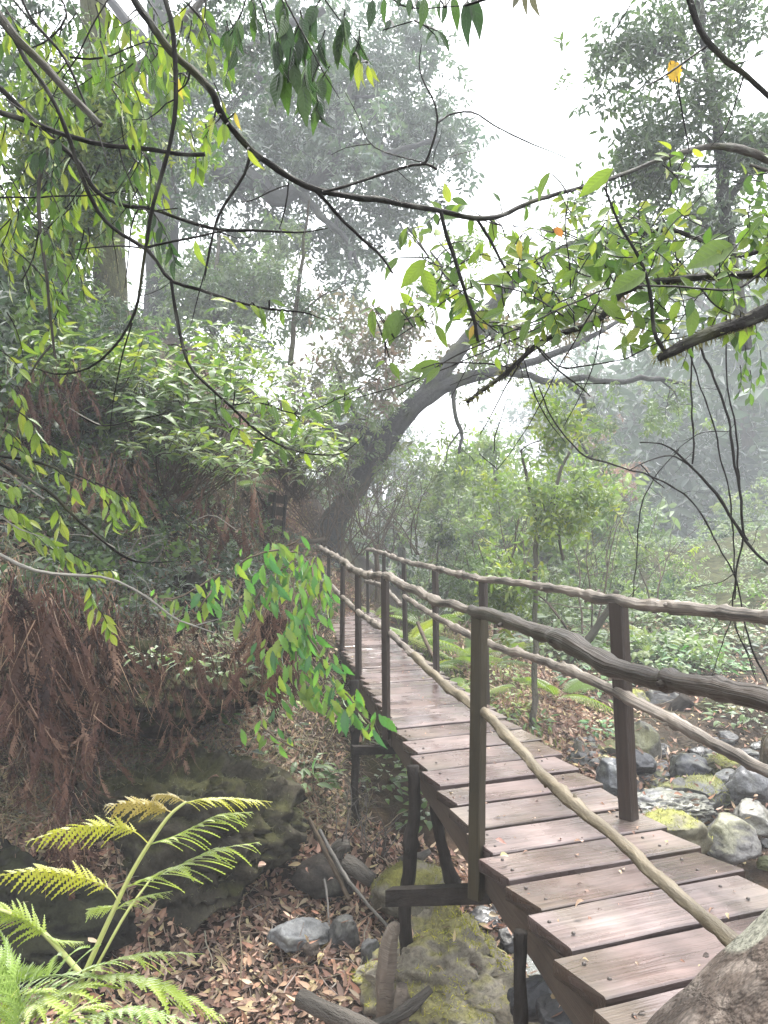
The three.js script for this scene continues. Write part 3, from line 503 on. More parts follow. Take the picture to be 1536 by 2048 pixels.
for (const [px, py, d, s, k] of [[965, 1845, 5.3, 0.16, 1], [1010, 1830, 5.4, 0.15, 3], [925, 1850, 5.2, 0.1, 2], [1085, 2000, 3.5, 0.16, 4], [1130, 2030, 3.35, 0.14, 5], [1020, 1880, 5.0, 0.12, 6]])
  rock('stone', 'small wet black stone in the water underneath the bridge', at(px, py, d), [s, s * 0.6, s * 0.8], { kind: k, turn: k, color: [0.07, 0.07, 0.075], wet: true, group: 'wet stones under the bridge' });
// the tumbled stream bed on the right: label, x, y, distance, half sizes, look
for (const [label, px, py, d, sx, sy, sz, k, color, moss] of [
  ['blue-grey sloping slab just left of the tall right post', 1218, 1555, 6.4, 0.16, 0.15, 0.16, 3, [0.24, 0.25, 0.27], 0],
  ['long pale grey slab low in the stream right of the right post', 1330, 1620, 6.1, 0.4, 0.13, 0.22, 5, [0.29, 0.29, 0.29], 0.2],
  ['broad rock with a mossy crown in the middle of the stream bed', 1385, 1590, 6.5, 0.3, 0.2, 0.28, 6, [0.22, 0.22, 0.21], 0.75],
  ['mossy leaf-strewn boulder just beyond the right edge of the planks', 1320, 1680, 5.0, 0.3, 0.22, 0.3, 2, [0.25, 0.23, 0.15], 0.95],
  ['dark angular rock with a wet facet on the far side of the stream', 1375, 1535, 7.4, 0.24, 0.16, 0.2, 4, [0.1, 0.1, 0.115], 0.1],
  ['small yellow-mossed rock beyond the dark angular rock', 1440, 1535, 7.4, 0.18, 0.12, 0.18, 1, [0.2, 0.18, 0.1], 0.95],
  ['white-flecked grey rock at the right edge of the stream', 1500, 1570, 6.6, 0.2, 0.19, 0.2, 0, [0.3, 0.3, 0.31], 0],
  ['round pale boulder at the right edge above the ripples', 1505, 1635, 6.0, 0.19, 0.13, 0.19, 2, [0.33, 0.32, 0.31], 0.1],
  ['grey rock with a thin moss streak lying before the round pale boulder', 1450, 1680, 5.5, 0.22, 0.17, 0.22, 3, [0.27, 0.26, 0.25], 0.3],
  ['tall grey rock with a lichen face behind the right post', 1283, 1490, 8.0, 0.19, 0.3, 0.2, 5, [0.2, 0.19, 0.16], 0.35],
  ['dark wedge of rock against the base of the tall lichened rock', 1275, 1525, 7.5, 0.17, 0.14, 0.16, 4, [0.1, 0.1, 0.11], 0],
  ['mossy grey rock on the slope left of the right post', 1215, 1510, 7.9, 0.15, 0.19, 0.16, 6, [0.17, 0.16, 0.13], 0.5],
  ['weathered rock at the edge of the leafy slope above the planks', 1160, 1515, 7.9, 0.1, 0.16, 0.12, 1, [0.19, 0.17, 0.13], 0.4],
  ['bright yellow-green mossy mound on the far bank at the right', 1430, 1435, 9.6, 0.42, 0.24, 0.35, 2, [0.2, 0.18, 0.1], 1],
  ['rock with a green moss cap peeping out right behind the tall post', 1272, 1410, 10, 0.22, 0.18, 0.25, 0, [0.17, 0.16, 0.12], 1],
  ['dark rock under the fallen log across the stream', 1315, 1400, 10.2, 0.3, 0.16, 0.22, 3, [0.085, 0.08, 0.075], 0.1],
  ['grey bank rock behind the broad mossy-crowned rock', 1460, 1560, 7.0, 0.16, 0.1, 0.14, 5, [0.2, 0.2, 0.21], 0],
  ['brown bank rock cut off by the right edge above the stream', 1545, 1500, 7.2, 0.14, 0.2, 0.2, 4, [0.2, 0.15, 0.1], 0],
]) { const o = rock('stream_rock', label, at(px, py, d), [sx * 1.05, sy * 1.05, sz * 1.05], { kind: k, turn: px * 0.7, tip: 0.25, color: color.map((v) => v * 0.72), moss, wet: moss < 0.4, mossColor: [0.26, 0.27, 0.05], stain: 0.6 }); if (moss > 0.6) mossOn(o, 500, 0.03, [[0.26, 0.27, 0.05], [0.18, 0.19, 0.05], [0.33, 0.31, 0.07]], 0.1); }
for (let k = 0; k < 150; k++) {
  const px = rr(1150, 1560), py = 1470 + (px - 1150) * rr(0.0, 0.6) + rr(0, 60), g = groundAt(px, py); if (!g) continue; const s = rr(0.03, 0.12), c = rr(0.06, 0.22);
  rock('stream_stone', 'small wet grey stone among many between the larger rocks of the stream', g.add(V(0, s * 0.2, 0)), [s * rr(0.9, 1.5), s * 0.7, s], { kind: k, turn: k, tip: rr(-0.4, 0.4), color: [c, c * 0.98, c * 0.95], wet: true, moss: R() < 0.3 ? 0.5 : 0, stain: 0.5, group: 'small wet stones in the stream bed' });
}

// ---------------------------------------------------------------- trees standing in the mist
const mossPaint = (a, b, k, seed = 0) => (p, n) => { const f = smooth(-0.15, 0.35, fbm(p.x * 2.2 + seed, p.y * 1.5, p.z * 2.2, 4) + k); return a.map((v, j) => lerp(v, b[j], f)); };
function grow(soup, tips, start, dir, len, rad, level, opt) {    // limbs that fork; the ends collect in tips
  const n = 7, pts = [start.clone()], d = dir.clone().normalize(), p = start.clone(); const rads = [rad];
  for (let k = 1; k <= n; k++) { d.addScaledVector(rv(), opt.wander).addScaledVector(V(0, 1, 0), opt.lift).normalize(); p.addScaledVector(d, len / n); pts.push(p.clone()); rads.push(rad * (1 - 0.62 * k / n)); }
  soup.tube(pts, rads, level > 1 ? 6 : 4, level > 1 ? 0.12 : 0, opt.paint);
  if (level <= 1) for (let k = 3; k <= n; k++) tips.push(pts[k].clone());
  if (level <= 0) return;
  const m = Math.round(rr(opt.forks[0], opt.forks[1]));
  for (let k = 0; k < m; k++) { const t = rr(0.35, 1), q = pts[Math.round(t * n)], dd = d.clone().multiplyScalar(0.7).add(rv().multiplyScalar(opt.spread)); grow(soup, tips, q, dd, len * rr(0.5, 0.8), rads[Math.round(t * n)] * 0.65, level - 1, opt); }
}
function crownAt(t, spots, n, size, spread, geo, palette, mat = M.leaf, face = 0.4) {
  const list = [];
  for (let k = 0; k < n; k++) { const p = pick(spots).clone().addScaledVector(rv(), spread * Math.cbrt(R())); const d = rv().add(V(0, -face, 0)); list.push([basis(p, d, rv().add(V(0, 1, 0)), size * rr(0.6, 1.35)), tint(pick(palette), 0.25)]); }
  return t.many('crown', geo, mat, list);
}
R = rng(201);
// the moss-grown trunk on the left
{
  const base = at(222, 690, 13.5), t = new Thing('broadleaf_tree', 'thick straight tree trunk furred with brown-green moss on the left slope', 'tree', base);
  const p = path('228,760,11.6,44 224,690,11.6,37 220,560,11.6,33 214,400,11.6,30 203,220,11.6,28 190,60,11.6,26 175,-160,11.6,22', 0.15, 0.02, 13.5 / 11.6), s = new Soup().tube(p.pts, p.rad, 16, 0.12, mossPaint([0.09, 0.083, 0.07], [0.1, 0.105, 0.035], 0.25));
  t.part('trunk', s, M.barkPaint);
  const moss = []; for (let k = 0; k < 2600; k++) { const i = Math.floor(Math.pow(R(), 1.3) * p.pts.length * 0.75), q = p.pts[i], a = rr(0, 7), o = V(Math.cos(a), 0, Math.sin(a)); moss.push([basis(q.clone().addScaledVector(o, p.rad[i] * 0.95).add(V(0, rr(-0.08, 0.08), 0)), o.clone().add(V(0, -1.3, 0)), o, rr(0.05, 0.13), 3), tint(pick([[0.13, 0.14, 0.035], [0.17, 0.15, 0.06], [0.1, 0.11, 0.03]]), 0.3)]); }
  t.many('moss', G.blade, M.blade, moss);
  const br = new Soup(), tips = []; for (const [y, d, l] of [[9, V(1, 0.5, -0.2), 3], [10.5, V(-1, 0.6, 0.4), 3], [11.5, V(0.4, 0.6, 0.9), 3], [8, V(-1, 0.3, -0.3), 2.6]]) { const q = p.pts.reduce((a, b) => (Math.abs(b.y - y) < Math.abs(a.y - y) ? b : a)); grow(br, tips, q, d, l, 0.1, 2, { wander: 0.25, lift: 0.05, forks: [2, 4], spread: 0.9 }); }
  t.part('branch', br, M.bark); crownAt(t, tips, 1100, 0.4, 0.7, G.spray[1], C.dusk);
}
// the dark tall tree beside it, whose great limb reaches right over the gully
{
  const K = 1.7, base = at(312, 720, 14.2 * K), t = new Thing('broadleaf_tree', 'tall dark misty tree whose thick crooked limb reaches right across the sky', 'tree', base);
  const s = new Soup(), tips = [], paint = mossPaint([0.05, 0.048, 0.05], [0.055, 0.06, 0.035], -0.05);
  const tr = path('308,800,14.2,38 310,715,14.2,33 318,600,14.2,30 326,450,14.2,30 328,330,14.2,30 322,200,14.2,25 318,60,14.2,22 312,-140,14.2,17', 0.3, 0.05, K); s.tube(tr.pts, tr.rad, 14, 0.14, paint); t.part('trunk', s, M.barkPaint);
  const limbs = new Soup();
  for (const q of ['326,400,14.2,24 350,335,14.1,26 400,322,14,25 450,345,13.9,23 510,365,13.8,20 560,395,13.8,17 610,372,13.8,14 650,345,13.8,13 668,300,13.8,12 678,250,13.8,10 700,180,13.8,7 735,110,13.9,5', '650,345,13.8,10 720,330,13.7,8 800,300,13.7,6 880,280,13.6,4', '322,220,14.2,17 400,150,14.1,13 480,110,14,11 560,60,13.8,9 650,20,13.6,7', '320,120,14.2,15 250,40,14,11 190,-40,13.8,8', '600,380,13.8,9 640,430,13.7,7 690,480,13.6,5 720,540,13.6,3', '480,110,14,8 540,170,14,6 620,200,14,5 760,190,14,3', '400,322,14,12 430,260,14.2,9 470,210,14.3,7 520,150,14.4,5']) { const k = path(q, 0.22, 0.08, K); limbs.tube(k.pts, k.rad, 8, 0.2, paint); for (let j = 4; j < k.pts.length; j += 4) if (R() < 0.6) grow(limbs, tips, k.pts[j], rv().add(V(0, -0.1, 0)), rr(1.6, 3.2), 0.07, 1, { wander: 0.35, lift: -0.02, forks: [2, 4], spread: 1, paint }); }
  t.part('limb', limbs, M.barkPaint);
  const spots = []; for (const [x, y, w, h, k] of [[520, 60, 160, 90, 14], [700, 90, 140, 90, 16], [640, 200, 170, 80, 16], [790, 190, 90, 110, 14], [850, 270, 80, 60, 10], [700, 320, 150, 60, 12], [800, 390, 90, 50, 9], [540, 250, 120, 80, 10], [640, 480, 90, 60, 9], [720, 470, 60, 70, 7], [440, 430, 90, 80, 6], [460, 150, 90, 90, 9], [580, 330, 100, 50, 6], [400, 560, 80, 80, 6], [820, 60, 50, 60, 6]]) for (let j = 0; j < k; j++) spots.push(at(x + rr(-w, w), y + rr(-h, h), rr(14, 16.2) * K));
  crownAt(t, spots, 2400, 0.72, 0.7, G.spray[1], C.dusk); crownAt(t, tips, 650, 0.7, 0.6, G.spray[0], C.dusk);
}
// the leaning tree over the far end of the bridge
{
  const base = at(655, 1085, 12.9 * 1.2), t = new Thing('leaning_tree', 'leaning dark tree arching to the right over the far end of the bridge', 'tree', base);
  const paint = mossPaint([0.075, 0.072, 0.075], [0.09, 0.1, 0.04], -0.08), s = new Soup();
  const tr = path('630,1150,13,58 645,1095,12.9,40 672,1035,12.8,25 703,990,12.7,22 742,925,12.6,21.5 780,868,12.5,22 825,815,12.4,20 875,778,12.4,18.5 930,757,12.4,13 985,745,12.4,10 1060,725,12.5,8 1150,690,12.7,6 1240,640,13,4', 0.15, 0.02, 1.2);
  s.tube(tr.pts, tr.rad, 14, 0.14, paint); t.part('trunk', s, M.barkPaint);
  const limbs = new Soup(), tips = [];
  for (const q of ['815,830,12.4,25 880,752,12.4,24 950,660,12.6,21 1010,580,12.8,17 1080,520,12.2,9 1180,470,12.2,7 1290,430,12.2,5', '1000,742,12.4,11 1060,752,12.4,10 1110,768,12.4,9 1160,755,12.3,9 1230,765,12.3,8 1300,758,12.2,7 1370,766,12.2,5', '780,868,12.5,14 745,865,12.4,11 700,850,12.3,8 640,862,12.2,5', '905,770,12.4,7 910,820,12.3,6 925,870,12.3,5.5 915,905,12.2,4', '1130,765,12.3,8 1170,800,12.3,6 1150,850,12.3,5 1180,920,12.3,3', '742,925,12.6,10 720,850,12.6,7 690,780,12.6,5 660,700,12.6,3', '960,640,12.2,6 900,560,12.2,4 860,500,12.2,3']) { const k = path(q, 0.15, 0.05, 1.2); k.rad = k.rad.map((r) => r * 0.72); limbs.tube(k.pts, k.rad, 8, 0.2, paint); for (let j = 3; j < k.pts.length; j += 3) if (R() < 0.55) grow(limbs, tips, k.pts[j], rv().add(V(0.2, -0.25, 0)), rr(0.5, 1.3), 0.02, 1, { wander: 0.4, lift: -0.03, forks: [2, 4], spread: 1, paint }); }
  t.part('limb', limbs, M.barkPaint);
  crownAt(t, tips, 560, 0.36, 0.36, G.spray[1], C.pale);
  const spots = []; for (const [x, y, w, h, k] of [[640, 780, 70, 60, 8], [720, 720, 80, 90, 10], [690, 640, 70, 50, 6], [800, 700, 50, 60, 5], [1000, 700, 120, 70, 7], [1150, 620, 120, 80, 8], [700, 900, 60, 60, 6]]) for (let j = 0; j < k; j++) spots.push(at(x + rr(-w, w), y + rr(-h, h), rr(12, 14.5) * 1.2));
  crownAt(t, spots, 800, 0.38, 0.36, G.spray[2], [[0.12, 0.14, 0.06], [0.14, 0.12, 0.07], [0.09, 0.13, 0.05], [0.16, 0.11, 0.07]]);
}
// slim trees and saplings beyond the bridge, drawn by their stems
function stemTree(name, label, d, stems, blobs, n, size, palette, { spread = 0.3, geo = G.fine[0], base, mat = M.leaf, paint = [0.15, 0.13, 0.1], category = 'tree', twigs = 0.4, group, push = d > 15.2 ? 2.4 : d > 12 ? 1.8 : 1 } = {}) {
  size *= push; spread *= push;
  const first = trace(stems[0])[0], t = new Thing(name, label, category, base ?? at(first[0], first[1], first[2] * push), group), s = new Soup(), tips = [], col = mossPaint(paint, [0.12, 0.13, 0.05], -0.1);
  for (const q of stems) { const k = path(q, 0.15, 0.03, push); s.tube(k.pts, k.rad, 7, 0.12, col); for (let j = Math.ceil(k.pts.length * 0.35); j < k.pts.length; j += 2) if (R() < twigs) grow(s, tips, k.pts[j], rv().add(V(0, 0.35, 0)), rr(0.3, 1.0) * push * d / 13, k.rad[j] * 0.5 + 0.003, 1, { wander: 0.35, lift: 0.05, forks: [1, 3], spread: 0.9, paint: col }); }
  t.part('trunk', s, M.barkPaint);
  const spots = [...tips]; for (const [x, y, w, h, k] of blobs) for (let j = 0; j < k; j++) { const a = rr(0, 6.3), e = Math.sqrt(R()); spots.push(at(x + Math.cos(a) * e * w, y + Math.sin(a) * e * h, (d + rr(-1, 1) * (w / F) * d * 0.7) * push)); }
  crownAt(t, spots, n, size, spread, geo, palette, mat, 0.6); return t;
}
R = rng(202);
stemTree('sapling', 'slim light-green sapling with two forking stems just right of the bridge', 11.5, ['1065,1465,8.6,7 1070,1330,8.9,6 1072,1180,9.2,5 1078,1060,9.4,5 1100,1010,9.5,4.5 1125,940,9.6,3.5 1150,880,9.7,2.5', '1078,1060,9.4,4 1060,980,9.4,3.5 1040,900,9.4,2.5', '1125,1120,9.6,3 1120,1040,9.6,3 1150,1000,9.6,2'], [[1080, 960, 90, 60, 10], [1150, 1000, 60, 40, 6], [1010, 950, 80, 60, 8]], 560, 0.26, [...C.pale, ...C.lime], { geo: G.spray[2], spread: 0.22 });
stemTree('young_tree', 'young tree with airy pale-green leaves behind the middle of the bridge', 12.6, ['1035,1290,12.6,9 1030,1200,12.6,8 1015,1100,12.6,6 1000,1010,12.6,4 985,920,12.6,2.5', '1030,1200,12.6,6 1080,1120,12.6,4 1110,1030,12.6,3', '1022,1150,12.6,5 960,1080,12.6,4 905,1000,12.6,3 870,930,12.6,2', '1015,1100,12.6,4 940,1010,12.6,3 920,930,12.6,2'], [[900, 980, 70, 70, 14], [980, 930, 100, 60, 14], [860, 920, 50, 40, 8], [1000, 1030, 90, 60, 10], [920, 1050, 80, 50, 8]], 1250, 0.3, [...C.pale, C.lime[2], C.lime[0], C.mid[3]], { spread: 0.28, geo: G.spray[2] });
stemTree('young_tree', 'forked slender tree silhouetted against the white mist at the bridge end', 14.5, ['802,1250,14.5,10 803,1150,14.5,9 802,1090,14.5,8 775,1040,14.5,5 750,990,14.5,4 740,930,14.5,3', '802,1090,14.5,6 830,1050,14.5,5 850,1000,14.5,3 845,940,14.5,2', '803,1120,14.5,5 760,1090,14.5,4 720,1060,14.5,3'], [[800, 1010, 80, 50, 6], [740, 960, 60, 60, 5], [850, 1060, 50, 60, 5], [880, 1120, 50, 50, 5]], 420, 0.28, [...C.pale, ...C.dusk], { geo: G.spray[2] });
stemTree('young_tree', 'leaning slim trunk with bent mossy stem in the undergrowth right of the bridge', 14, ['1005,1290,14,11 1025,1210,14,10 1035,1120,14,8 1042,1050,14,7 1030,960,14,5', '1095,1215,15,6 1130,1130,15,5 1180,1080,15,4', '1060,1250,15,7 1090,1160,15,6 1100,1080,15,5'], [[1060, 1100, 90, 60, 8], [1150, 1110, 60, 40, 5]], 420, 0.3, C.pale, { geo: G.spray[2] });
stemTree('broadleaf_tree', 'misty tree with fan of bare upright branches in the middle distance at right', 18.5, ['1282,1080,18.5,12 1278,1010,18.5,11 1265,940,18.5,9 1262,870,18.5,7 1280,780,18.5,4', '1278,1040,18.5,8 1240,990,18.5,7 1215,930,18.5,6 1190,860,18.5,4 1170,790,18.5,3', '1280,1010,18.5,7 1290,930,18.5,5 1330,850,18.5,4 1360,790,18.5,2', '1285,1050,18.5,6 1330,970,18.5,4 1390,900,18.5,3', '1268,930,18.5,5 1230,830,18.5,4 1220,740,18.5,2'], [[1250, 830, 130, 70, 18], [1330, 870, 90, 70, 10], [1200, 920, 70, 50, 6], [1200, 930, 50, 40, 4]], 800, 0.34, [...C.dusk, [0.14, 0.12, 0.08]], { geo: G.fine[1], twigs: 0.9, spread: 0.4 });
stemTree('dying_shrub', 'hanging tuft of withered brown leaves in the mist at right', 15, ['1260,1010,15,4 1215,960,15,3 1185,930,15,2'], [[1180, 945, 60, 35, 10], [1230, 985, 35, 20, 6]], 260, 0.22, [[0.3, 0.16, 0.09], [0.24, 0.13, 0.08]], { geo: G.fine[1], category: 'shrub', spread: 0.12, mat: M.dullLeaf });
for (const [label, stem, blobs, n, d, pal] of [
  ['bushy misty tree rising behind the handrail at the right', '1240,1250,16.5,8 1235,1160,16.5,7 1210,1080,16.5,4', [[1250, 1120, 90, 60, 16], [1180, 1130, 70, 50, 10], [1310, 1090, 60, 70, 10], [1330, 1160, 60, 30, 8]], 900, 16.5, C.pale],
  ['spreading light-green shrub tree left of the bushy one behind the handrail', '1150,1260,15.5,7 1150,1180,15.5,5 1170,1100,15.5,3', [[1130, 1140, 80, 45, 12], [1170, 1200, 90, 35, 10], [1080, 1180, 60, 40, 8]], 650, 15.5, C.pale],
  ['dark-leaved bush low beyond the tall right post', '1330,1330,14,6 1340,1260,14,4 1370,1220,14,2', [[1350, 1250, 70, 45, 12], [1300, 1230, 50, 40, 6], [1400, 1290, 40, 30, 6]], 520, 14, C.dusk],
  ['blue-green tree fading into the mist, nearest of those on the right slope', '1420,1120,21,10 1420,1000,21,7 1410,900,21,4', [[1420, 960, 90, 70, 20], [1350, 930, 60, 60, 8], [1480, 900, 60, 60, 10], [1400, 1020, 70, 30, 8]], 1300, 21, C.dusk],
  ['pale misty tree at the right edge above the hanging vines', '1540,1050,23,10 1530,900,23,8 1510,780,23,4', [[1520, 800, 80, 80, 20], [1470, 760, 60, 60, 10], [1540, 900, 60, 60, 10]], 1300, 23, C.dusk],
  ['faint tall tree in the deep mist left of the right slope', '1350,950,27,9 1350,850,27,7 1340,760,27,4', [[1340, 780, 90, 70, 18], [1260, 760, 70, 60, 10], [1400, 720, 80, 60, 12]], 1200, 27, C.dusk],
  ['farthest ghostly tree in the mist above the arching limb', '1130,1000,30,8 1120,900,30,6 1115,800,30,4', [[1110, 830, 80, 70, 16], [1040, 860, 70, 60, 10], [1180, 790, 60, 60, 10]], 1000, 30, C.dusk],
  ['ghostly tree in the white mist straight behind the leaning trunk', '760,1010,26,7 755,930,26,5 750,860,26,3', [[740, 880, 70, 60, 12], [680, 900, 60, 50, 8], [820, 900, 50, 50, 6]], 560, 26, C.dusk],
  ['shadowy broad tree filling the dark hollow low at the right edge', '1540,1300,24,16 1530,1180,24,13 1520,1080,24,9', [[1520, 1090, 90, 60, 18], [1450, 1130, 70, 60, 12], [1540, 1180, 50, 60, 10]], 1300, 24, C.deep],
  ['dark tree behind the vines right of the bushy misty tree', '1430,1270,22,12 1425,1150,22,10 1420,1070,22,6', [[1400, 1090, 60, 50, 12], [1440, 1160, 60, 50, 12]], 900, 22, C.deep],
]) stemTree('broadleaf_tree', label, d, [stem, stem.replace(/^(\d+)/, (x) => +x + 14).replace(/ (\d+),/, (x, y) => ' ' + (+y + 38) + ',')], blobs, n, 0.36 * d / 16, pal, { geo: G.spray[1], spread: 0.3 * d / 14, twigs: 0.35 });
// trees on the slope left of the dark tree, and light-green crowns high at the upper left
stemTree('young_tree', 'light-green leafy sapling standing behind the mossy trunk at the upper left', 9.5, ['120,760,9.5,9 130,600,9.5,8 118,420,9.5,6 110,250,9.5,4', '125,520,9.5,5 180,380,9.5,4 230,260,9.5,3', '120,450,9.5,5 60,320,9.5,4 20,200,9.5,3'], [[100, 250, 110, 120, 14], [200, 350, 80, 80, 10], [60, 450, 80, 80, 10], [230, 200, 60, 80, 8], [380, 200, 70, 120, 8], [150, 120, 120, 80, 10]], 1400, 0.3, [...C.mid, ...C.lime], { spread: 0.38, geo: G.spray[0] });
stemTree('young_tree', 'leafy sapling between the dark misty trunk and the white sky', 12.2, ['420,760,12.2,8 425,660,12.2,7 430,560,12.2,5 440,470,12.2,3', '425,640,12.2,5 480,590,12.2,4 530,560,12.2,2'], [[420, 560, 70, 80, 14], [470, 650, 90, 60, 14], [380, 640, 50, 60, 8], [520, 700, 60, 50, 8]], 900, 0.3, [...C.pale, ...C.mid], { geo: G.spray[0], spread: 0.25 });
stemTree('bare_sapling', 'thin leafless sapling standing against the mist left of the leaning tree', 11.5, ['582,730,11.5,6 588,640,11.5,5 600,560,11.5,4 608,480,11.5,3 618,400,11.5,2', '588,650,11.5,3 630,600,11.5,2 690,570,11.5,1.2'], [[600, 600, 40, 40, 3]], 25, 0.25, C.dusk, { twigs: 0.25 });
// unseen trees added left of and behind the view, crowns placed to shade bank and near mist
R = rng(205);
for (const [label, x, d, blobs, n] of [
  ['unseen broad tree added on the left bank, its crown placed to shade the near gully', -4.4, 1.2, [[-4.5, 6.5, 5, 2.4], [-3, 7.5, 6.5, 2], [-6, 7, 3, 2.5], [-1.8, 6.2, 4.6, 1.6], [-5, 8.5, 8, 2.2]], 1900],
  ['unseen tree added behind the view, its crown placed to shade the near end of the bridge', 1.8, -3.2, [[1.5, 5.5, -2.5, 2.4], [0, 6.5, -3.5, 2.5], [-2, 5.5, -2.5, 2.5], [3.5, 6, -3, 2.5], [-4, 5, -2, 2.5]], 900],
]) {
  const base = onGround(x, d, -0.1), t = new Thing('broadleaf_tree', label, 'tree', base), s = new Soup(), tips = [];
  const tr = [base, base.clone().add(V(0.15, 2, 0.1)), base.clone().add(V(0.1, 4, -0.1)), base.clone().add(V(0.3, 6, 0))]; s.tube(new THREE.CatmullRomCurve3(tr).getPoints(14), Array.from({ length: 15 }, (_, k) => 0.22 - 0.009 * k), 10, 0.12); t.part('trunk', s, M.bark);
  const l = new Soup(), spots = []; for (const [bx, by, bd, r] of blobs) { const c = V(bx, EYE + by, -bd); l.tube(new THREE.CatmullRomCurve3([tr[2], tr[2].clone().lerp(c, 0.5).add(V(0, 0.5, 0)), c]).getPoints(10), Array.from({ length: 11 }, (_, k) => 0.1 - 0.007 * k), 7, 0.1); for (let j = 0; j < 40; j++) spots.push(c.clone().add(rv().multiply(V(r, r * 0.45, r)))); }
  t.part('limb', l, M.bark); crownAt(t, spots, n, 0.75, 0.4, G.spray[0], C.mid);
}
R = rng(206);
for (const [px, py, d] of [[880, 1120, 15], [945, 1170, 14], [1010, 1150, 16], [1070, 1200, 15], [1120, 1215, 17], [1185, 1205, 16], [1255, 1225, 17], [1330, 1255, 16], [1400, 1235, 19], [1470, 1245, 18], [1530, 1215, 20], [930, 1070, 19], [1010, 1080, 21], [1110, 1095, 22], [1200, 1120, 21], [1290, 1150, 23], [1380, 1165, 24], [1480, 1150, 25], [1540, 1120, 27], [860, 1050, 24], [1060, 1040, 27], [1240, 1060, 28], [1440, 1080, 30]]) {
  const h = rr(45, 95), w = rr(40, 75), pal = pick([C.pale, [...C.pale, ...C.mid], [...C.mid, ...C.lime], [...C.dusk, ...C.pale]]);
  stemTree('misty_bush', 'leafy bush standing in the mist among others beyond the right handrail', d, [`${px},${py + 90},${d},3 ${px + rr(-15, 15)},${py},${d},2 ${px + rr(-30, 30)},${py - h},${d},1`, `${px + 8},${py + 90},${d},3 ${px + rr(15, 45)},${py - h * 0.5},${d},1`], [[px, py, w, h * 0.8, 8], [px + rr(-40, 40), py + rr(-20, 40), w * 0.8, h * 0.5, 6]], 210, 0.3 * d / 15, pal, { push: 1, category: 'bush', geo: pick(G.spray), spread: 0.26 * d / 15, twigs: 0.3, group: 'misty bushes beyond the handrail' });
}
// a wood that reads as one mass on the far right slope
{
  R = rng(203); const list = [];
  for (let k = 0; k < 3400; k++) { const d = rr(34, 85), x = d * rr(0.2, 0.62); if (x / d < 0.22 + 0.004 * (d - 34)) continue; const g = onGround(x, d); const h = 0.5 + 12 * Math.pow(R(), 1.3); list.push([basis(g.add(V(0, h, 0)), rv().add(V(0, -0.3, 0)), rv().add(V(0, 1, 0)), rr(1.4, 2.8)), tint(pick(C.dusk), 0.3)]); }
  for (let k = 0; k < 2400; k++) { const d = rr(26, 80), x = d * rr(-0.12, 0.36), g = onGround(x, d); list.push([basis(g.add(V(0, 4 * R() * R() * (x < 3 ? 0.3 : 1), 0)), rv(), rv().add(V(0, 1, 0)), rr(0.8, 1.8)), tint(pick([...C.dusk, ...C.pale]), 0.3)]); }
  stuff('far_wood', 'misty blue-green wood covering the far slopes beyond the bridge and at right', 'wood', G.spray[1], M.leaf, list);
}
// the tree at the upper right whose small leaves stand against the white sky
R = rng(204);
stemTree('small_leaved_tree', 'slim upright tree with small grey-green leaves against the white sky at upper right', 6.2, ['1490,700,6.2,13 1470,560,6.2,13 1448,420,6.2,12 1440,300,6.2,11 1422,180,6.2,9 1405,60,6.2,8 1390,-60,6.2,7', '1448,420,6.2,7 1500,330,6.2,5 1560,250,6.2,4', '1425,190,6.2,5 1340,120,6.2,4 1260,90,6.2,3', '1440,300,6.2,5 1370,250,6.2,4 1280,280,6.2,2', '1440,330,6.2,4 1330,340,6.2,3 1240,380,6.2,2', '1462,520,6.2,6 1400,440,6.2,4 1340,420,6.2,3'], [[1300, 60, 90, 60, 12], [1270, 150, 60, 70, 12], [1400, 100, 80, 80, 12], [1320, 250, 70, 60, 8], [1470, 60, 60, 60, 8], [1450, 230, 70, 70, 8], [1380, 350, 90, 60, 10], [1320, 400, 70, 40, 6], [1480, 400, 60, 60, 6], [1210, 95, 30, 50, 4], [1220, 150, 40, 60, 5], [1190, 60, 50, 50, 5], [1240, 330, 70, 50, 7], [1160, 440, 80, 50, 6], [1280, 480, 80, 40, 7], [1160, 165, 20, 10, 1], [1180, 190, 10, 10, 1], [1350, 170, 90, 70, 10], [1500, 320, 40, 80, 6], [1420, 20, 80, 40, 8]], 1150, 0.17, [[0.06, 0.1, 0.045], [0.07, 0.115, 0.045], [0.085, 0.15, 0.035]], { push: 1.7, geo: G.spray[2], spread: 0.16, twigs: 0.7, paint: [0.07, 0.07, 0.065] });

stemTree('broadleaf_tree', 'hazy pale tree behind the leafy branches at right, its crown dissolving into white', 16, ['1500,900,16,14 1480,700,16,12 1440,560,16,9 1400,450,16,6', '1470,680,16,8 1350,560,16,6 1250,500,16,4', '1480,720,16,7 1540,560,16,6'], [[1450, 430, 90, 70, 12], [1340, 520, 110, 60, 14], [1230, 500, 90, 60, 10], [1150, 580, 80, 60, 8], [1500, 560, 60, 80, 10], [1080, 520, 70, 50, 5], [1480, 680, 70, 60, 8]], 800, 0.36, [...C.pale, ...C.dusk], { geo: G.spray[1], twigs: 0.6, spread: 0.3 });

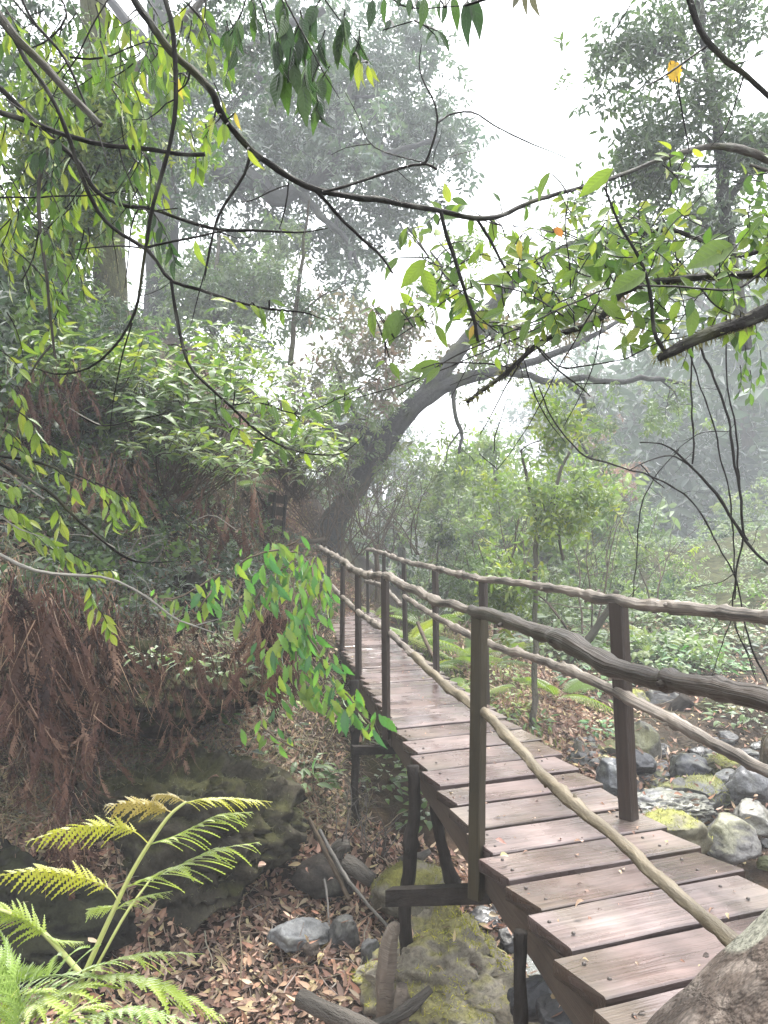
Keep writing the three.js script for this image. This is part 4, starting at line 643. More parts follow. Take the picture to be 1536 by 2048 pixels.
// ---------------------------------------------------------------- overhanging branches close to the camera
class Bough extends Thing {
  constructor(name, label, push = 0.6) { super(name, label, 'branch', at(0, 0, 3)); this.push = push; this.samples = []; this.leaves = []; this.twigs = new Soup(); this.first = true; }
  limb(text, mat = M.darkBark, sides = 8, name = 'limb', wob = 0.006) {
    const p = path(text, 0.025, wob * this.push, this.push); if (this.first) { this.base.copy(p.pts[0]); this.o.position.copy(p.pts[0]); this.first = false; }
    const thin = text.includes(',2.9,1') && sides > 7 ? 0.85 : 0.63; p.rad = p.rad.map((r) => r * thin);
    const spots = mat !== M.paleTwig && name === 'limb', dark = mat === M.darkBark ? [0.03, 0.027, 0.024] : [0.13, 0.118, 0.105], sc = 1 / this.push;
    const lichen = (q) => { const a = smooth(0.12, 0.26, fbm(q.x * 22 * sc, q.y * 22 * sc, q.z * 22 * sc, 4)), b = smooth(0.1, 0.3, fbm(q.x * 7 + 5, q.y * 7, q.z * 7, 3)); return dark.map((v, j) => lerp(lerp(v, [0.2, 0.2, 0.17][j], a * 0.8), [0.07, 0.075, 0.03][j], b * 0.7)); };
    this.part(name, new Soup().tube(p.pts, p.rad, spots ? Math.max(sides, 10) : sides, 0.34, spots ? lichen : undefined), spots ? M.limbBark : mat); for (const q of p.pts) this.samples.push(q);
    for (let k = 3; k < p.pts.length - 1; k += 2) if (R() < (name === 'stem' ? 0.06 : 0.3)) {  // spurs and fine side twigs
      const L = rr(0.015, 0.11) * this.push * 1.6, d = p.pts[k + 1].clone().sub(p.pts[k]).normalize().multiplyScalar(0.5).add(rv()).normalize(), q = [p.pts[k].clone()], w = []; for (let j = 1; j <= 4; j++) { d.addScaledVector(rv(), 0.35).normalize(); q.push(q[j - 1].clone().addScaledVector(d, L / 4)); }
      for (let j = 0; j <= 4; j++) w.push(Math.min(p.rad[k] * 0.4, 0.0016) * (1 - 0.18 * j)); this.part('side_twig', new Soup().tube(q, w, 4), mat); if (L > 0.08) this.samples.push(q[4]);
    } return p;
  }
  leaf(base, dir, len, color, geo, o = {}) { this.leaves.push({ pos: base, dir, nrm: o.nrm ?? V(rr(-0.6, 0.6), rr(0.2, 1), rr(0.3, 1.2)), len, color, geo, gloss: o.gloss, wide: o.wide }); }
  nearest(p) { const [x, y] = pixel(p); let best = null, bd = 1e9; for (const q of this.samples) { const [a, b] = pixel(q), e = (a - x) ** 2 + (b - y) ** 2; if (e < bd) { bd = e; best = q; } } return best; }
  // a drooping twig with leaves along it, from a pixel towards an angle (degrees, 0 = right, 90 = down)
  spray(x, y, d, ang, L, n, leafPx, palette, geos, { hang = 0.8, bend = 30, r = 1.6, mat, gloss } = {}) {
    d *= this.push;
    const pts = [], rad = [], a0 = ang * Math.PI / 180, N = 8, dz = rr(-0.25, 0.25) * L / F * d; let px = x, py = y;
    for (let k = 0; k <= N; k++) { const t = k / N; pts.push(at(px, py, d + dz * t)); rad.push(((r * (1 - 0.7 * t)) / F) * d); const a = a0 + (bend * t * Math.PI) / 180; px += Math.cos(a) * L / N; py += Math.sin(a) * L / N; }
    this.part('twig', new Soup().tube(pts, rad, 4), mat ?? M.darkBark); for (const q of pts) this.samples.push(q);
    for (let k = 0; k < n; k++) {
      const t = 0.12 + 0.88 * (k + 0.7 * R()) / n, i = Math.min(N - 1, Math.floor(t * N)), p = pts[i].clone().lerp(pts[i + 1], t * N - i), tan = pts[i + 1].clone().sub(pts[i]).normalize();
      const side = V(-tan.y, tan.x, 0).multiplyScalar(k % 2 ? 1 : -1).addScaledVector(V(0, 0, 1), rr(-0.9, 0.9)), dir = tan.multiplyScalar(0.55).add(side.multiplyScalar(0.7)).lerp(V(rr(-0.2, 0.2), -1, rr(-0.3, 0.3)), hang * rr(0.6, 1.1));
      this.leaf(p, dir, ((leafPx * rr(0.7, 1.2)) / F) * d, pick(palette), pick(geos), { nrm: V(rr(-0.9, 0.9), rr(-0.1, 0.9), rr(0.2, 1)), gloss });
    }
  }
  explicit(text, d, palette, geos, jitter = 0.3, o = {}) {
    d *= this.push;       // "x0,y0>x1,y1" stalk to tip in pixels
    for (const w of text.trim().split(/\s+/)) {
      const [a, b] = w.split('>').map((q) => q.split(',').map(Number)), near = this.nearest(at(a[0], a[1], d)), dd = near ? -near.z + rr(-0.07, 0.07) : d, p = at(a[0], a[1], dd), len2 = Math.hypot(b[0] - a[0], b[1] - a[1]), q = at(b[0], b[1], dd + rr(-jitter, jitter) * len2 / F * dd);
      const wide = o.wide ?? 0.85; this.leaf(p, q.clone().sub(p), Math.min(p.distanceTo(q), 1.08 * len2 / F * dd), pick(palette), pick(geos), { nrm: V(rr(-0.5, 0.5), rr(0.1, 0.8), rr(0.6, 1.2)), wide, gloss: o.gloss });
      if (near && near.distanceTo(p) > 0.01 && near.distanceTo(p) < 0.4) { const m = near.clone().lerp(p, 0.5).add(V(0, rr(-0.002, 0.006), rr(-0.006, 0.006))); this.part('stalk', new Soup().tube(new THREE.CatmullRomCurve3([near, m, p]).getPoints(6), [0.0019, 0.0018, 0.0017, 0.0016, 0.0015, 0.0014, 0.001], 4), M.darkBark); }
    }
  }
  done() { foliage(this, this.leaves); return this; }
}
R = rng(301);
{ // the long dark branch that sweeps from the top left down and across to the right
  const t = new Bough('overhanging_branch', 'long dark bare branch sweeping from the top left across the sky to the right');
  t.limb('255,-40,2.3,12 270,0,2.3,11.5 300,45,2.3,11.5 345,105,2.3,11.5 395,150,2.3,12 425,185,2.3,11.5 440,222,2.35,11 470,262,2.4,10.5 510,305,2.45,10 565,345,2.5,9.5 630,378,2.6,9.5 700,393,2.7,9.5 760,402,2.8,9.5 820,412,2.9,8.5 880,422,3,8 960,436,3.1,7.5 1010,428,3.2,7.5 1060,405,3.3,7 1130,383,3.45,6.5 1200,364,3.6,6.5 1270,338,3.8,6.5 1330,314,4,7', M.darkBark, 9);
  t.limb('1320,318,4,8 1380,300,4.15,10 1440,291,4.3,11 1500,303,4.4,12 1560,330,4.5,13', M.greyTwig, 8);
  for (const q of ['506,306,2.45,5 492,350,2.45,5 465,395,2.45,5 437,437,2.45,4.5 428,465,2.45,3.5 415,520,2.45,3 400,575,2.45,2 380,645,2.45,1', '630,380,2.6,6 680,435,2.65,5.5 725,480,2.7,5 760,510,2.7,4.5 785,548,2.7,3', '883,424,3,7 905,500,3,6.5 925,570,3,6 942,630,3,6 953,682,3,5.5', '955,437,3.1,5.5 985,490,3.1,5 1005,530,3.1,4 1022,562,3.1,2.5', '640,382,2.6,5 700,370,2.65,5 760,350,2.7,5 850,328,2.75,4.5 874,337,2.75,4', '848,328,2.75,4 862,290,2.75,3.5 874,245,2.75,3.5 868,200,2.75,3 848,160,2.75,2.5 840,130,2.75,2 845,85,2.75,1.4', '874,245,2.75,3.5 905,228,2.8,3 945,224,2.8,3 985,250,2.85,2.5 1035,277,2.9,2.5 1090,300,2.95,2 1150,322,3,1.4', '578,365,2.5,3 575,400,2.5,2.5 568,440,2.5,2 560,460,2.5,1', '577,370,2.5,2.5 540,385,2.45,2.5 505,402,2.45,2 470,405,2.4,1.4', '850,326,2.75,2 800,315,2.7,2 740,288,2.7,1.8 715,230,2.7,1.5 690,180,2.7,1.2', '740,288,2.7,1.8 690,296,2.7,1.5 660,310,2.7,1.2', '382,142,2.3,3.5 378,165,2.3,3 358,185,2.3,2.5', '950,300,3.4,1.5 900,315,3.3,1.5 860,340,3.2,1', '1210,362,3.6,2.5 1212,385,3.6,2 1208,400,3.6,1']) t.limb(q, M.darkBark, 6, 'twig', 0.01);
  t.explicit('430,240>412,282 446,248>436,297 452,250>450,290 470,225>476,262 495,300>520,345 340,90>336,140 352,150>362,200', 2.4, [C.yellow[1], C.lime[3], C.lime[0]], G.lance);
  t.explicit('1000,404>986,380 915,425>935,402', 3, C.mid, G.broad);
  t.done();
}
R = rng(302);
{ // the branch that hangs down through the upper left with its two arcs
  const t = new Bough('overhanging_branch', 'dark branch hanging almost straight down the upper left and curling left at its tip');
  t.limb('325,-30,2.1,8 332,0,2.1,8 345,55,2.1,8 351,110,2.1,7.5 351,180,2.1,7.5 348,240,2.1,7 335,300,2.1,6.5 318,360,2.1,6 300,425,2.1,6 291,490,2.1,5.5 283,550,2.1,5 277,600,2.1,4.5 262,642,2.1,4 230,690,2.1,3.5 190,728,2.1,3.5 145,745,2.1,3 105,746,2.1,2.5 72,735,2.1,1.6');
  for (const q of ['266,640,2.1,3 250,690,2.1,2.5 238,740,2.1,2 226,800,2.1,1.8 217,862,2.1,1', '298,424,2.1,3 275,415,2.1,2.5 262,440,2.1,2.5 258,500,2.1,2 252,572,2.1,1.4', '291,492,2.1,4 335,482,2.1,4 390,474,2.1,3.5 450,462,2.1,2.5', '291,494,2.1,3 230,490,2.1,2.5 150,498,2.1,1.6', '300,420,2.1,2.5 350,415,2.1,2', '430,466,2.1,2.5 490,480,2.1,1.5 510,465,2.1,1', '348,195,2.1,2.5 325,207,2.1,2.2 300,235,2.1,1.6 262,238,2.1,1', '276,590,2.1,1.5 310,580,2.1,1.2 340,560,2.1,1']) t.limb(q, M.darkBark, 6, 'twig', 0.01);
  t.done();
}
R = rng(303);
{ // limbs that enter from the left edge, with their hanging leaves
  const t = new Bough('overhanging_branch', 'group of dark crossing limbs entering at the upper left edge with hanging green leaves');
  t.limb('-40,150,2.6,9 0,175,2.6,9 55,232,2.6,8.5 100,272,2.6,8.5 160,330,2.6,7.5 190,378,2.6,7 245,410,2.6,6.5 300,418,2.6,6 380,446,2.6,5.5 440,460,2.6,5 520,462,2.6,4 600,464,2.6,3 656,456,2.6,1.8');
  t.limb('-30,222,2.5,9 0,228,2.5,9 60,245,2.5,8.5 110,265,2.5,8 180,285,2.5,7.5 260,296,2.5,7 320,303,2.5,7 375,312,2.5,6.5 412,311,2.5,6');
  t.limb('-20,10,2.3,15 0,38,2.3,14 40,85,2.3,13 90,135,2.3,12 140,190,2.3,11 185,235,2.3,11 202,252,2.3,9', M.greyTwig, 10);
  t.limb('-10,25,2.4,6 20,60,2.4,6 50,120,2.4,7 80,165,2.4,7 105,205,2.4,7 132,262,2.4,7 160,345,2.45,6.5 200,430,2.5,6 240,465,2.5,6 300,505,2.5,6 340,560,2.5,5.5 400,580,2.5,5 470,602,2.5,4.5 540,618,2.5,3.5 608,624,2.5,2.5 652,642,2.5,1.2');
  t.limb('343,563,2.5,5 350,620,2.5,5 362,680,2.5,5 382,738,2.5,5 425,780,2.5,4.5 460,812,2.5,4 500,850,2.5,4 540,880,2.5,3.5 590,902,2.5,3 640,909,2.5,2.5 690,905,2.5,2 725,875,2.5,1.2');
  t.limb('108,272,2.6,7 85,330,2.6,6.5 78,390,2.6,6 80,450,2.6,5.5 90,530,2.6,5 98,610,2.6,4.5 108,690,2.6,4 112,718,2.6,3', M.greyTwig);
  t.limb('104,690,2.6,3.5 78,720,2.6,3 62,748,2.6,3 40,785,2.6,2', M.greyTwig);
  for (const q of ['-10,396,2.7,3 80,394,2.7,3 180,388,2.7,2.5 260,382,2.7,2', '20,-10,2.5,3 70,50,2.5,3 110,90,2.5,2.5 140,130,2.5,2', '140,115,2.5,3.5 180,118,2.5,3.5 225,112,2.5,3 290,88,2.5,2 330,98,2.5,1.5', '220,-10,2.4,2.5 190,40,2.4,2.5 150,115,2.4,2.5 120,160,2.4,2 90,215,2.4,1.5', '40,-10,2.4,4 60,30,2.4,5 110,95,2.4,5 150,170,2.4,4 190,260,2.4,2', '120,-10,2.5,3 135,30,2.5,3 100,80,2.5,3 60,100,2.5,2', '350,-10,2.6,2 400,40,2.6,2 420,90,2.6,1.5', '236,296,2.5,3 245,330,2.5,2.5 270,390,2.5,2 285,430,2.5,1.5', '700,910,2.5,1.5 660,930,2.5,1 640,945,2.5,1', '465,810,2.5,3 520,805,2.5,2.5 600,830,2.5,2 690,795,2.5,1.5 760,760,2.5,1', '430,465,2.6,2.5 425,500,2.6,2 410,560,2.6,1.4', '80,450,2.6,2.5 70,500,2.6,2.5 40,560,2.6,2', '0,330,2.7,2 60,420,2.7,2 120,470,2.7,1.5']) t.limb(q, M.darkBark, 5, 'twig', 0.012);
  t.explicit('420,600>470,590 470,605>500,620 500,610>540,640 520,615>535,655 540,600>575,610 565,618>560,660 440,470>480,500 390,480>400,540 470,460>500,475 560,458>590,480 335,690>360,712 360,700>320,715 375,705>335,745 385,740>345,720 440,815>470,850 480,850>450,890 470,820>500,800 500,805>545,790 530,800>520,840 470,780>440,800 560,800>600,845 600,830>640,800 620,820>650,850 545,810>560,850 650,815>690,790 670,800>680,840 600,840>580,880 480,860>500,900 520,880>505,925 560,895>575,935 610,905>620,945 680,900>690,930 500,850>540,845', 2.5, [...C.lime, ...C.mid, C.lime[3]], G.lance);
  for (let k = 0; k < 80; k++) { const x = rr(-20, 310), y = rr(-10, 500) * (x > 200 ? 0.85 : 1), d = rr(2.4, 3.6); t.spray(x, y, d, rr(30, 150), rr(70, 150), Math.round(rr(5, 9)), rr(28, 46), R() < 0.45 ? C.mid : R() < 0.3 ? C.deep : C.lime, G.lance, { hang: 0.7 }); }
  for (let k = 0; k < 9; k++) t.spray(rr(-10, 150), rr(470, 640), rr(2.6, 3.4), rr(20, 120), rr(60, 120), 6, 36, [...C.mid, ...C.lime], G.lance, { hang: 0.7 });
  for (let k = 0; k < 16; k++) t.spray(rr(330, 480), rr(-20, 260), rr(2.6, 3.4), rr(40, 140), rr(60, 120), 6, 38, [...C.mid, ...C.lime], G.lance, { hang: 0.75 });
  t.done();
}
R = rng(304);
{ // long dark leaves hanging in at the top
  const t = new Bough('hanging_foliage', 'cluster of long dark-green pointed leaves hanging in at the top centre');
  t.limb('560,-30,1.9,3 590,30,1.9,3 620,90,1.9,2.5 650,150,1.9,2 680,200,1.9,1.4', M.darkBark, 6, 'twig');
  for (const q of ['520,-20,1.9,3 540,40,1.9,2.5 545,90,1.9,1.6', '500,-20,1.95,2.5 480,40,1.95,2 450,90,1.95,1.5', '640,-30,1.9,3 680,30,1.9,2.5 720,90,1.9,1.6 740,130,1.9,1', '760,-30,2,3 800,10,2,2.5 850,20,2,2 930,15,2,1.5', '766,62,2.2,2 800,52,2.2,2 830,44,2.2,1.6', '600,50,1.9,2.4 585,100,1.9,1.8 580,170,1.9,1.2', '640,130,1.9,2 620,190,1.9,1.6 625,240,1.9,1']) t.limb(q, M.darkBark, 5, 'twig', 0.01);
  for (const [x, y, n, len] of [[500, 30, 4, 80], [480, 70, 4, 60], [560, 30, 6, 85], [545, 85, 5, 80], [600, 60, 7, 75], [585, 110, 6, 85], [640, 40, 6, 85], [650, 100, 6, 80], [610, 160, 6, 85], [660, 170, 6, 80], [690, 60, 6, 80], [720, 100, 5, 60], [580, 150, 5, 85], [630, 210, 6, 60], [460, 80, 3, 55]])
    t.spray(x, y - 40, rr(1.85, 2.15), rr(60, 120), rr(50, 80), n, len * 0.85, [...C.deep, C.mid[2]], G.lance, { hang: 1, gloss: 0.3 });
  t.explicit('820,-5>815,35 850,-5>845,60 880,0>870,45 905,-10>920,62 935,0>930,85 945,-5>962,78 800,-10>792,20 835,0>838,40 770,-5>760,45 745,0>738,60 890,5>885,50 870,70>878,90 868,60>845,80 875,62>912,95 780,40>768,70', 2, [...C.deep, C.mid[2]], G.lance, 0.5);
  t.explicit('718,120>712,180 724,125>716,175 735,130>742,178 742,135>752,165', 1.9, [C.mid[3], C.lime[3], C.yellow[1]], G.lance, 0.3);
  t.explicit('1040,-20>1025,18 1050,-20>1048,22 1062,-20>1066,28', 2, [[0.1, 0.1, 0.06]], G.lance, 0.3);
  t.done();
}
R = rng(305);
{ // fresh yellow-green sprays on the left
  const t = new Bough('overhanging_branch', 'thin arching twigs with fresh yellow-green drooping leaves at the left edge');
  t.limb('-20,905,2.4,4 0,912,2.4,4 60,922,2.4,4 110,938,2.4,3.5 170,965,2.4,2.5', M.darkBark, 6);
  t.limb('-20,920,2.4,5 0,928,2.4,5 60,962,2.4,5 100,985,2.4,5 150,1035,2.4,4.5 200,1080,2.4,4 250,1115,2.4,3.5 285,1125,2.4,2.5 345,1123,2.4,1.5', M.darkBark, 6);
  t.limb('-20,1100,2.2,6 0,1110,2.2,6 50,1135,2.2,5.5 110,1148,2.2,5 170,1153,2.2,4.5 217,1158,2.2,4.5 270,1180,2.2,4 310,1208,2.2,3.5 350,1237,2.2,3 390,1254,2.2,2.5 430,1267,2.2,1.5', M.paleTwig, 8);
  t.limb('345,905,2.7,1.6 318,908,2.7,1.6 312,920,2.7,1.6 325,980,2.7,1.6 365,1040,2.7,1.5 420,1080,2.7,1.4 460,1095,2.7,1.2 500,1070,2.7,0.8', M.darkBark, 5, 'twig', 0.01); t.limb('160,830,2.6,2 205,850,2.6,2.2 260,842,2.6,2.2 345,822,2.6,1.6', M.darkBark, 5, 'twig', 0.01);
  for (const q of ['390,1254,2.2,2.5 420,1245,2.2,2 455,1234,2.2,1.2', '250,1115,2.4,2 280,1100,2.4,2 330,1075,2.4,1.2', '258,1112,2.4,2 275,1080,2.4,1.5 318,1068,2.4,1', '230,1098,2.4,2 190,1080,2.4,2 140,1073,2.4,1.2', '240,1110,2.4,1.6 235,1070,2.4,1.4 250,1068,2.4,1', '345,1236,2.2,1.6 350,1215,2.2,1.4 348,1222,2.2,1', '292,1196,2.2,1.6 298,1175,2.2,1.4 260,1140,2.2,1', '300,1125,2.4,1.6 315,1115,2.4,1.4 325,1085,2.4,1', '-10,930,2.4,3 40,965,2.4,2.5 90,1000,2.4,2', '470,1060,2.7,1 425,1030,2.7,1.4 385,1045,2.7,1.4', '0,1030,2.3,2 40,1060,2.3,2 90,1080,2.3,1.2', '205,850,2.6,2 180,838,2.6,2 140,815,2.6,1.2']) t.limb(q, M.paleTwig, 5, 'twig', 0.01);
  for (const [x, y, a, L, n] of [[150, 948, 15, 130, 12], [190, 965, 20, 110, 12], [250, 985, 40, 80, 9], [60, 880, 10, 90, 8], [20, 890, 20, 80, 7], [100, 930, 30, 90, 8], [210, 1000, 60, 60, 6], [0, 1040, 15, 110, 9], [0, 1010, 10, 80, 7], [60, 1070, 10, 80, 7], [110, 1100, 10, 90, 8], [80, 1090, 20, 70, 6], [170, 1150, -15, 70, 7], [175, 1165, 60, 60, 5], [190, 1210, 50, 70, 6], [10, 860, 30, 70, 6], [30, 820, 30, 70, 5], [-10, 960, 10, 60, 5], [20, 770, 50, 60, 5], [0, 700, 40, 70, 5], [110, 1010, 70, 50, 5]])
    t.spray(x, y, rr(2.3, 2.5), a + rr(-10, 10), L, n, rr(32, 42), [...C.lime, C.lime[3], C.mid[3]], G.lance, { hang: 0.65, bend: 40 });
  t.done(M.paleTwig);
}
R = rng(306);
{ // mossy limbs and big toothed leaves on the right
  const t = new Bough('overhanging_branch', 'mossy crooked limb with large toothed green leaves reaching in from the right');
  const moss = new Soup(), mossy = (p, k = 1) => { for (let j = 0; j < p.pts.length * 30 * k; j++) { const i = Math.floor(R() * p.pts.length), a = rr(0, 6.3), o = V(Math.cos(a), Math.sin(a), rr(-0.5, 0.5)); moss.add(G.blade, basis(p.pts[i].clone().addScaledVector(o, p.rad[i] * 0.9), o.clone().add(V(0, -0.7, 0)), rv(), rr(0.006, 0.026), 5)); } };
  mossy(t.limb('1580,600,2.9,17 1536,622,2.9,17 1490,645,2.9,16 1440,660,2.9,15 1395,678,2.9,14 1350,700,2.9,12 1318,718,2.9,9', M.darkBark, 9));
  mossy(t.limb('1560,540,3.3,16 1500,548,3.3,14 1430,552,3.3,12 1350,560,3.3,12 1250,580,3.3,11 1195,640,3.25,10 1110,670,3.2,9 1060,700,3.2,8 1010,745,3.2,8 970,775,3.15,7 935,805,3.1,6', M.darkBark, 8), 0.6);
  t.limb('1330,705,2.9,7 1310,670,2.9,7 1302,590,2.9,6 1280,520,2.9,5 1240,450,2.9,4 1210,375,2.9,3', M.darkBark, 7);
  t.limb('1560,480,3.6,10 1480,510,3.6,9 1400,480,3.6,8 1340,460,3.6,7 1260,470,3.6,6', M.darkBark, 7);
  t.limb('1560,350,4.2,7 1500,330,4.2,5', M.greyTwig, 6);
  for (const q of ['1540,530,2.9,4 1480,575,2.9,4 1400,575,2.9,4 1300,568,2.9,3.5 1220,575,2.9,3 1160,600,2.9,3 1060,645,2.9,2.5 960,690,2.9,2.5 880,730,2.9,2 800,790,2.9,1.5', '1400,575,2.9,3 1450,620,2.9,2.5 1536,645,2.9,2', '1130,630,3,3 1080,600,3,3 1010,575,3,2.5 960,570,3,2.5 900,600,3,2 830,650,3,1.5 770,685,3,1', '1110,640,3,2.5 1000,690,3,2.5 930,718,3,2 850,750,3,2 740,790,3,1.5 690,805,3,1', '1020,735,3,3 960,728,3,2.5 880,724,3,2 840,735,3,1.5', '1250,720,3,2 1180,730,3,3 1130,733,3,3 1090,700,3,2.5 1075,690,3,2', '1075,690,3,3 1120,735,3,3 1160,770,3,2.5 1185,795,3,1.5', '1160,768,3,2 1215,768,3,1.5', '1095,640,3,2 1020,660,3,2 940,640,3,1.5', '1250,720,3,2.5 1300,690,3,2 1380,670,3,2', '1060,690,3,2.5 1000,800,3,2 960,870,3,1.5', '1010,760,3.1,2 1020,690,3.1,1.6', '1050,720,3.1,2 1090,830,3.1,2 1130,890,3.1,1', '1200,600,3,2.5 1130,720,3,2.2 1060,850,3,1.6 990,940,3,1', '1210,640,3,2 1180,760,3,1.8 1130,860,3,1', '1150,650,3.1,2.5 1140,560,3.1,2.5 1130,450,3.1,2.2 1135,390,3.1,1.5', '1230,560,3.2,2.5 1190,500,3.2,2.5 1120,470,3.2,2 1000,450,3.2,1.5', '1290,560,3.2,2.5 1330,470,3.2,2 1400,400,3.2,1.6 1450,330,3.2,1.2', '1180,620,3.2,2 1240,520,3.2,2 1330,420,3.2,1.8 1380,300,3.2,1.2', '1300,590,3.3,2 1400,500,3.3,1.8 1500,440,3.3,1.4', '1145,560,3.1,1.8 1200,480,3.1,1.8 1280,420,3.1,1.4 1340,330,3.1,1', '1100,640,3.1,1.8 1060,560,3.1,1.8 1000,520,3.1,1.4 930,500,3.1,1', '1060,700,3.1,2 960,640,3.1,1.8 900,560,3.1,1.5 860,520,3.1,1', '1350,560,3.4,2 1370,640,3.4,1.8 1390,700,3.4,1.4', '1050,705,3.1,1.6 1000,760,3.1,1.4 960,745,3.1,1.2 900,770,3.1,1', '1150,640,3.1,1.8 1090,560,3.1,1.8 1060,500,3.1,1.5 1020,440,3.1,1.2', '940,720,3,1.5 900,800,3,1.2', '1320,690,2.9,2 1420,560,2.9,1.8 1480,480,2.9,1.4 1536,420,2.9,1', '1150,610,3.1,1.6 1280,640,3.1,1.6 1380,630,3.1,1.4']) t.limb(q, M.darkBark, 5, 'twig', 0.015);
  t.explicit('850,520>800,578 845,538>872,602 797,515>754,556 985,435>990,495 945,432>935,475 815,455>790,490 825,455>838,490 810,460>800,500 812,628>768,690 800,620>760,680 830,615>800,640 830,620>850,655 745,620>741,672 745,618>708,624 748,617>775,628 745,610>750,595 885,730>818,740 880,735>850,768 870,735>836,758 780,725>800,760 770,722>750,735 700,790>660,785 700,792>690,830 690,785>720,770 1012,590>985,642 1025,560>955,562 1000,520>1030,515 1170,620>1094,656 1195,600>1268,642 1236,535>1236,572 1290,545>1212,592 1248,670>1249,706 1100,345>1060,400 1228,338>1150,392 1278,440>1308,470 1140,430>1162,460 1528,433>1488,468 1490,480>1548,500 1465,490>1362,542 1456,550>1420,600 1386,612>1384,678 1350,540>1290,550 1330,530>1280,556 1360,555>1395,590 1300,560>1320,600 1075,620>1040,650 1060,640>1035,690 930,660>960,690 905,640>880,670 1500,640>1480,700 1260,690>1290,700 1260,690>1225,700 1240,690>1252,720 1010,475>1050,480 1080,455>1110,470 1115,500>1080,520 925,410>900,425 1330,470>1300,500 1180,480>1150,500 1220,500>1260,510 1150,540>1120,570 960,500>935,530 1030,490>1010,540 1056,470>1050,505 1110,510>1140,540 1210,460>1180,450 1420,480>1460,470 1500,580>1530,600 1110,600>1080,590 1010,620>960,640 940,560>975,590 870,650>900,690 1040,540>1085,560', 3, [[0.16, 0.26, 0.02], [0.2, 0.31, 0.025], [0.13, 0.22, 0.022], [0.1, 0.18, 0.022]], G.broad, 0.35);
  t.explicit('1110,455>1125,475 1105,458>1130,470', 3, [[0.6, 0.25, 0.04]], G.broad, 0.2, { wide: 1.3 }); t.explicit('950,650>938,680 965,645>975,660 1040,480>1035,520', 3, C.yellow, G.broad, 0.2);
  t.explicit('1340,122>1362,168 1350,125>1345,165', 3.2, [[0.55, 0.33, 0.03]], G.lobed, 0.2, { wide: 1.2 });
  for (let k = 0; k < 240; k++) { const q = pick(t.samples), [x, y] = pixel(q); if (x < 740 || y > 690 || y < 330) continue; t.spray(x, y - rr(0, 40), -q.z / 0.6 + rr(-0.2, 0.4), rr(0, 360), rr(30, 90), Math.round(rr(3, 6)), rr(18, 48), [...C.mid, ...C.lime], G.broad, { hang: 0.3 }); }
  t.part('moss', moss, std({ color: lin(0.15, 0.15, 0.05), side: THREE.DoubleSide }));
  t.done();
}
R = rng(307);
{ const t = new Bough('overhanging_branch', 'dark bare branch slanting down across the top right corner');
  t.limb('1365,-50,3,10 1380,0,3,10 1392,45,3,10 1420,90,3,9.5 1455,125,3,9 1490,150,3,8.5 1536,192,3,8 1580,235,3,8');
  for (const q of ['1418,90,3,4 1370,125,3,3.5 1310,165,3,2.5 1280,180,3,1.2', '1485,150,3,2.5 1450,260,3,2 1425,290,3,1.5', '1470,130,3,2 1536,100,3,1.5', '1260,10,4,2.5 1235,50,4,2 1205,88,4,1.2']) t.limb(q, M.darkBark, 5, 'twig', 0.01); t.done(); }
R = rng(308);
for (const [label, ...ls] of [
  ['pair of long thin vines hanging in a loose arc at the right edge', '1400,690,3,4 1440,780,3,4 1465,900,3,4.5 1480,980,3,4 1492,1070,3,4 1500,1080,3,3', '1378,700,3,2.5 1425,850,3,2.5 1460,1000,3,2.5 1470,1140,3,2.2 1475,1200,3,2', '1490,1070,3,4 1478,1120,3,3 1470,1200,3,2.5 1480,1260,3,2 1513,1365,3,1.4'],
  ['slender vine that arches down to the left from the right edge', '1280,885,3,2 1330,890,3,2.5 1380,930,3,4 1430,985,3,5 1470,1045,3,5.5 1500,1090,3,5 1545,1135,3,4.5', '1388,935,3,3 1340,912,3,2.5 1290,925,3,2 1260,940,3,1.5', '1384,680,3,2.5 1383,780,3,3 1387,930,3,3'],
  ['long thin vine drooping from the branches to the right edge below', '1075,770,3.2,2 1110,850,3.2,2.5 1170,915,3.2,3 1240,935,3.2,3 1310,955,3.2,3 1370,990,3.2,2.8 1410,1040,3.2,2.8 1440,1100,3.2,2.5 1472,1160,3.2,2.5 1495,1260,3.2,2.8 1520,1330,3.2,3 1540,1370,3.2,3', '1280,930,3.2,2 1310,960,3.2,2 1330,975,3.2,1.2'],
  ['hair-thin hanging tendril curving down to the top of the right post', '1360,900,3.3,1.6 1330,930,3.3,1.8 1292,990,3.3,2 1278,1040,3.3,2 1272,1120,3.3,1.8 1266,1195,3.3,1.4', '1350,905,3.3,1.5 1400,870,3.3,1.6 1460,862,3.3,1.4'],
  ['straight thin vine falling past the right edge of the mist', '1450,650,3,2.2 1458,780,3,2.4 1474,900,3,3 1483,1000,3,3 1490,1075,3,2.5', '1470,1150,3,1.6 1440,1170,3,1.4 1388,1178,3,1', '1470,1235,3,1.6 1445,1285,3,1.5 1420,1358,3,1', '1472,1240,3,1.2 1490,1290,3,1.4 1512,1350,3,1', '1470,1200,3,1 1420,1260,3,1 1370,1270,3,0.8'],
  ['short knotty twig hanging in the mist above the leafy sapling', '992,940,3,2 960,905,3,1.5', '1015,800,3,1.5 990,870,3,2 985,905,3,1.6'],
]) { const t = new Bough('hanging_vine', label, 1.15); ls.forEach((q, i) => t.limb(q, M.darkBark, 6, 'stem', 0.012)); t.o.userData.category = 'vine'; if (/right edge of the mist/.test(label)) for (const [x, y] of [[1475, 650], [1490, 690], [1510, 640], [1480, 730], [1520, 700], [1500, 740]]) t.spray(x, y, 3, 80, 60, 5, 24, C.mid, G.small, { hang: 0.7, r: 1 }); t.done(); }

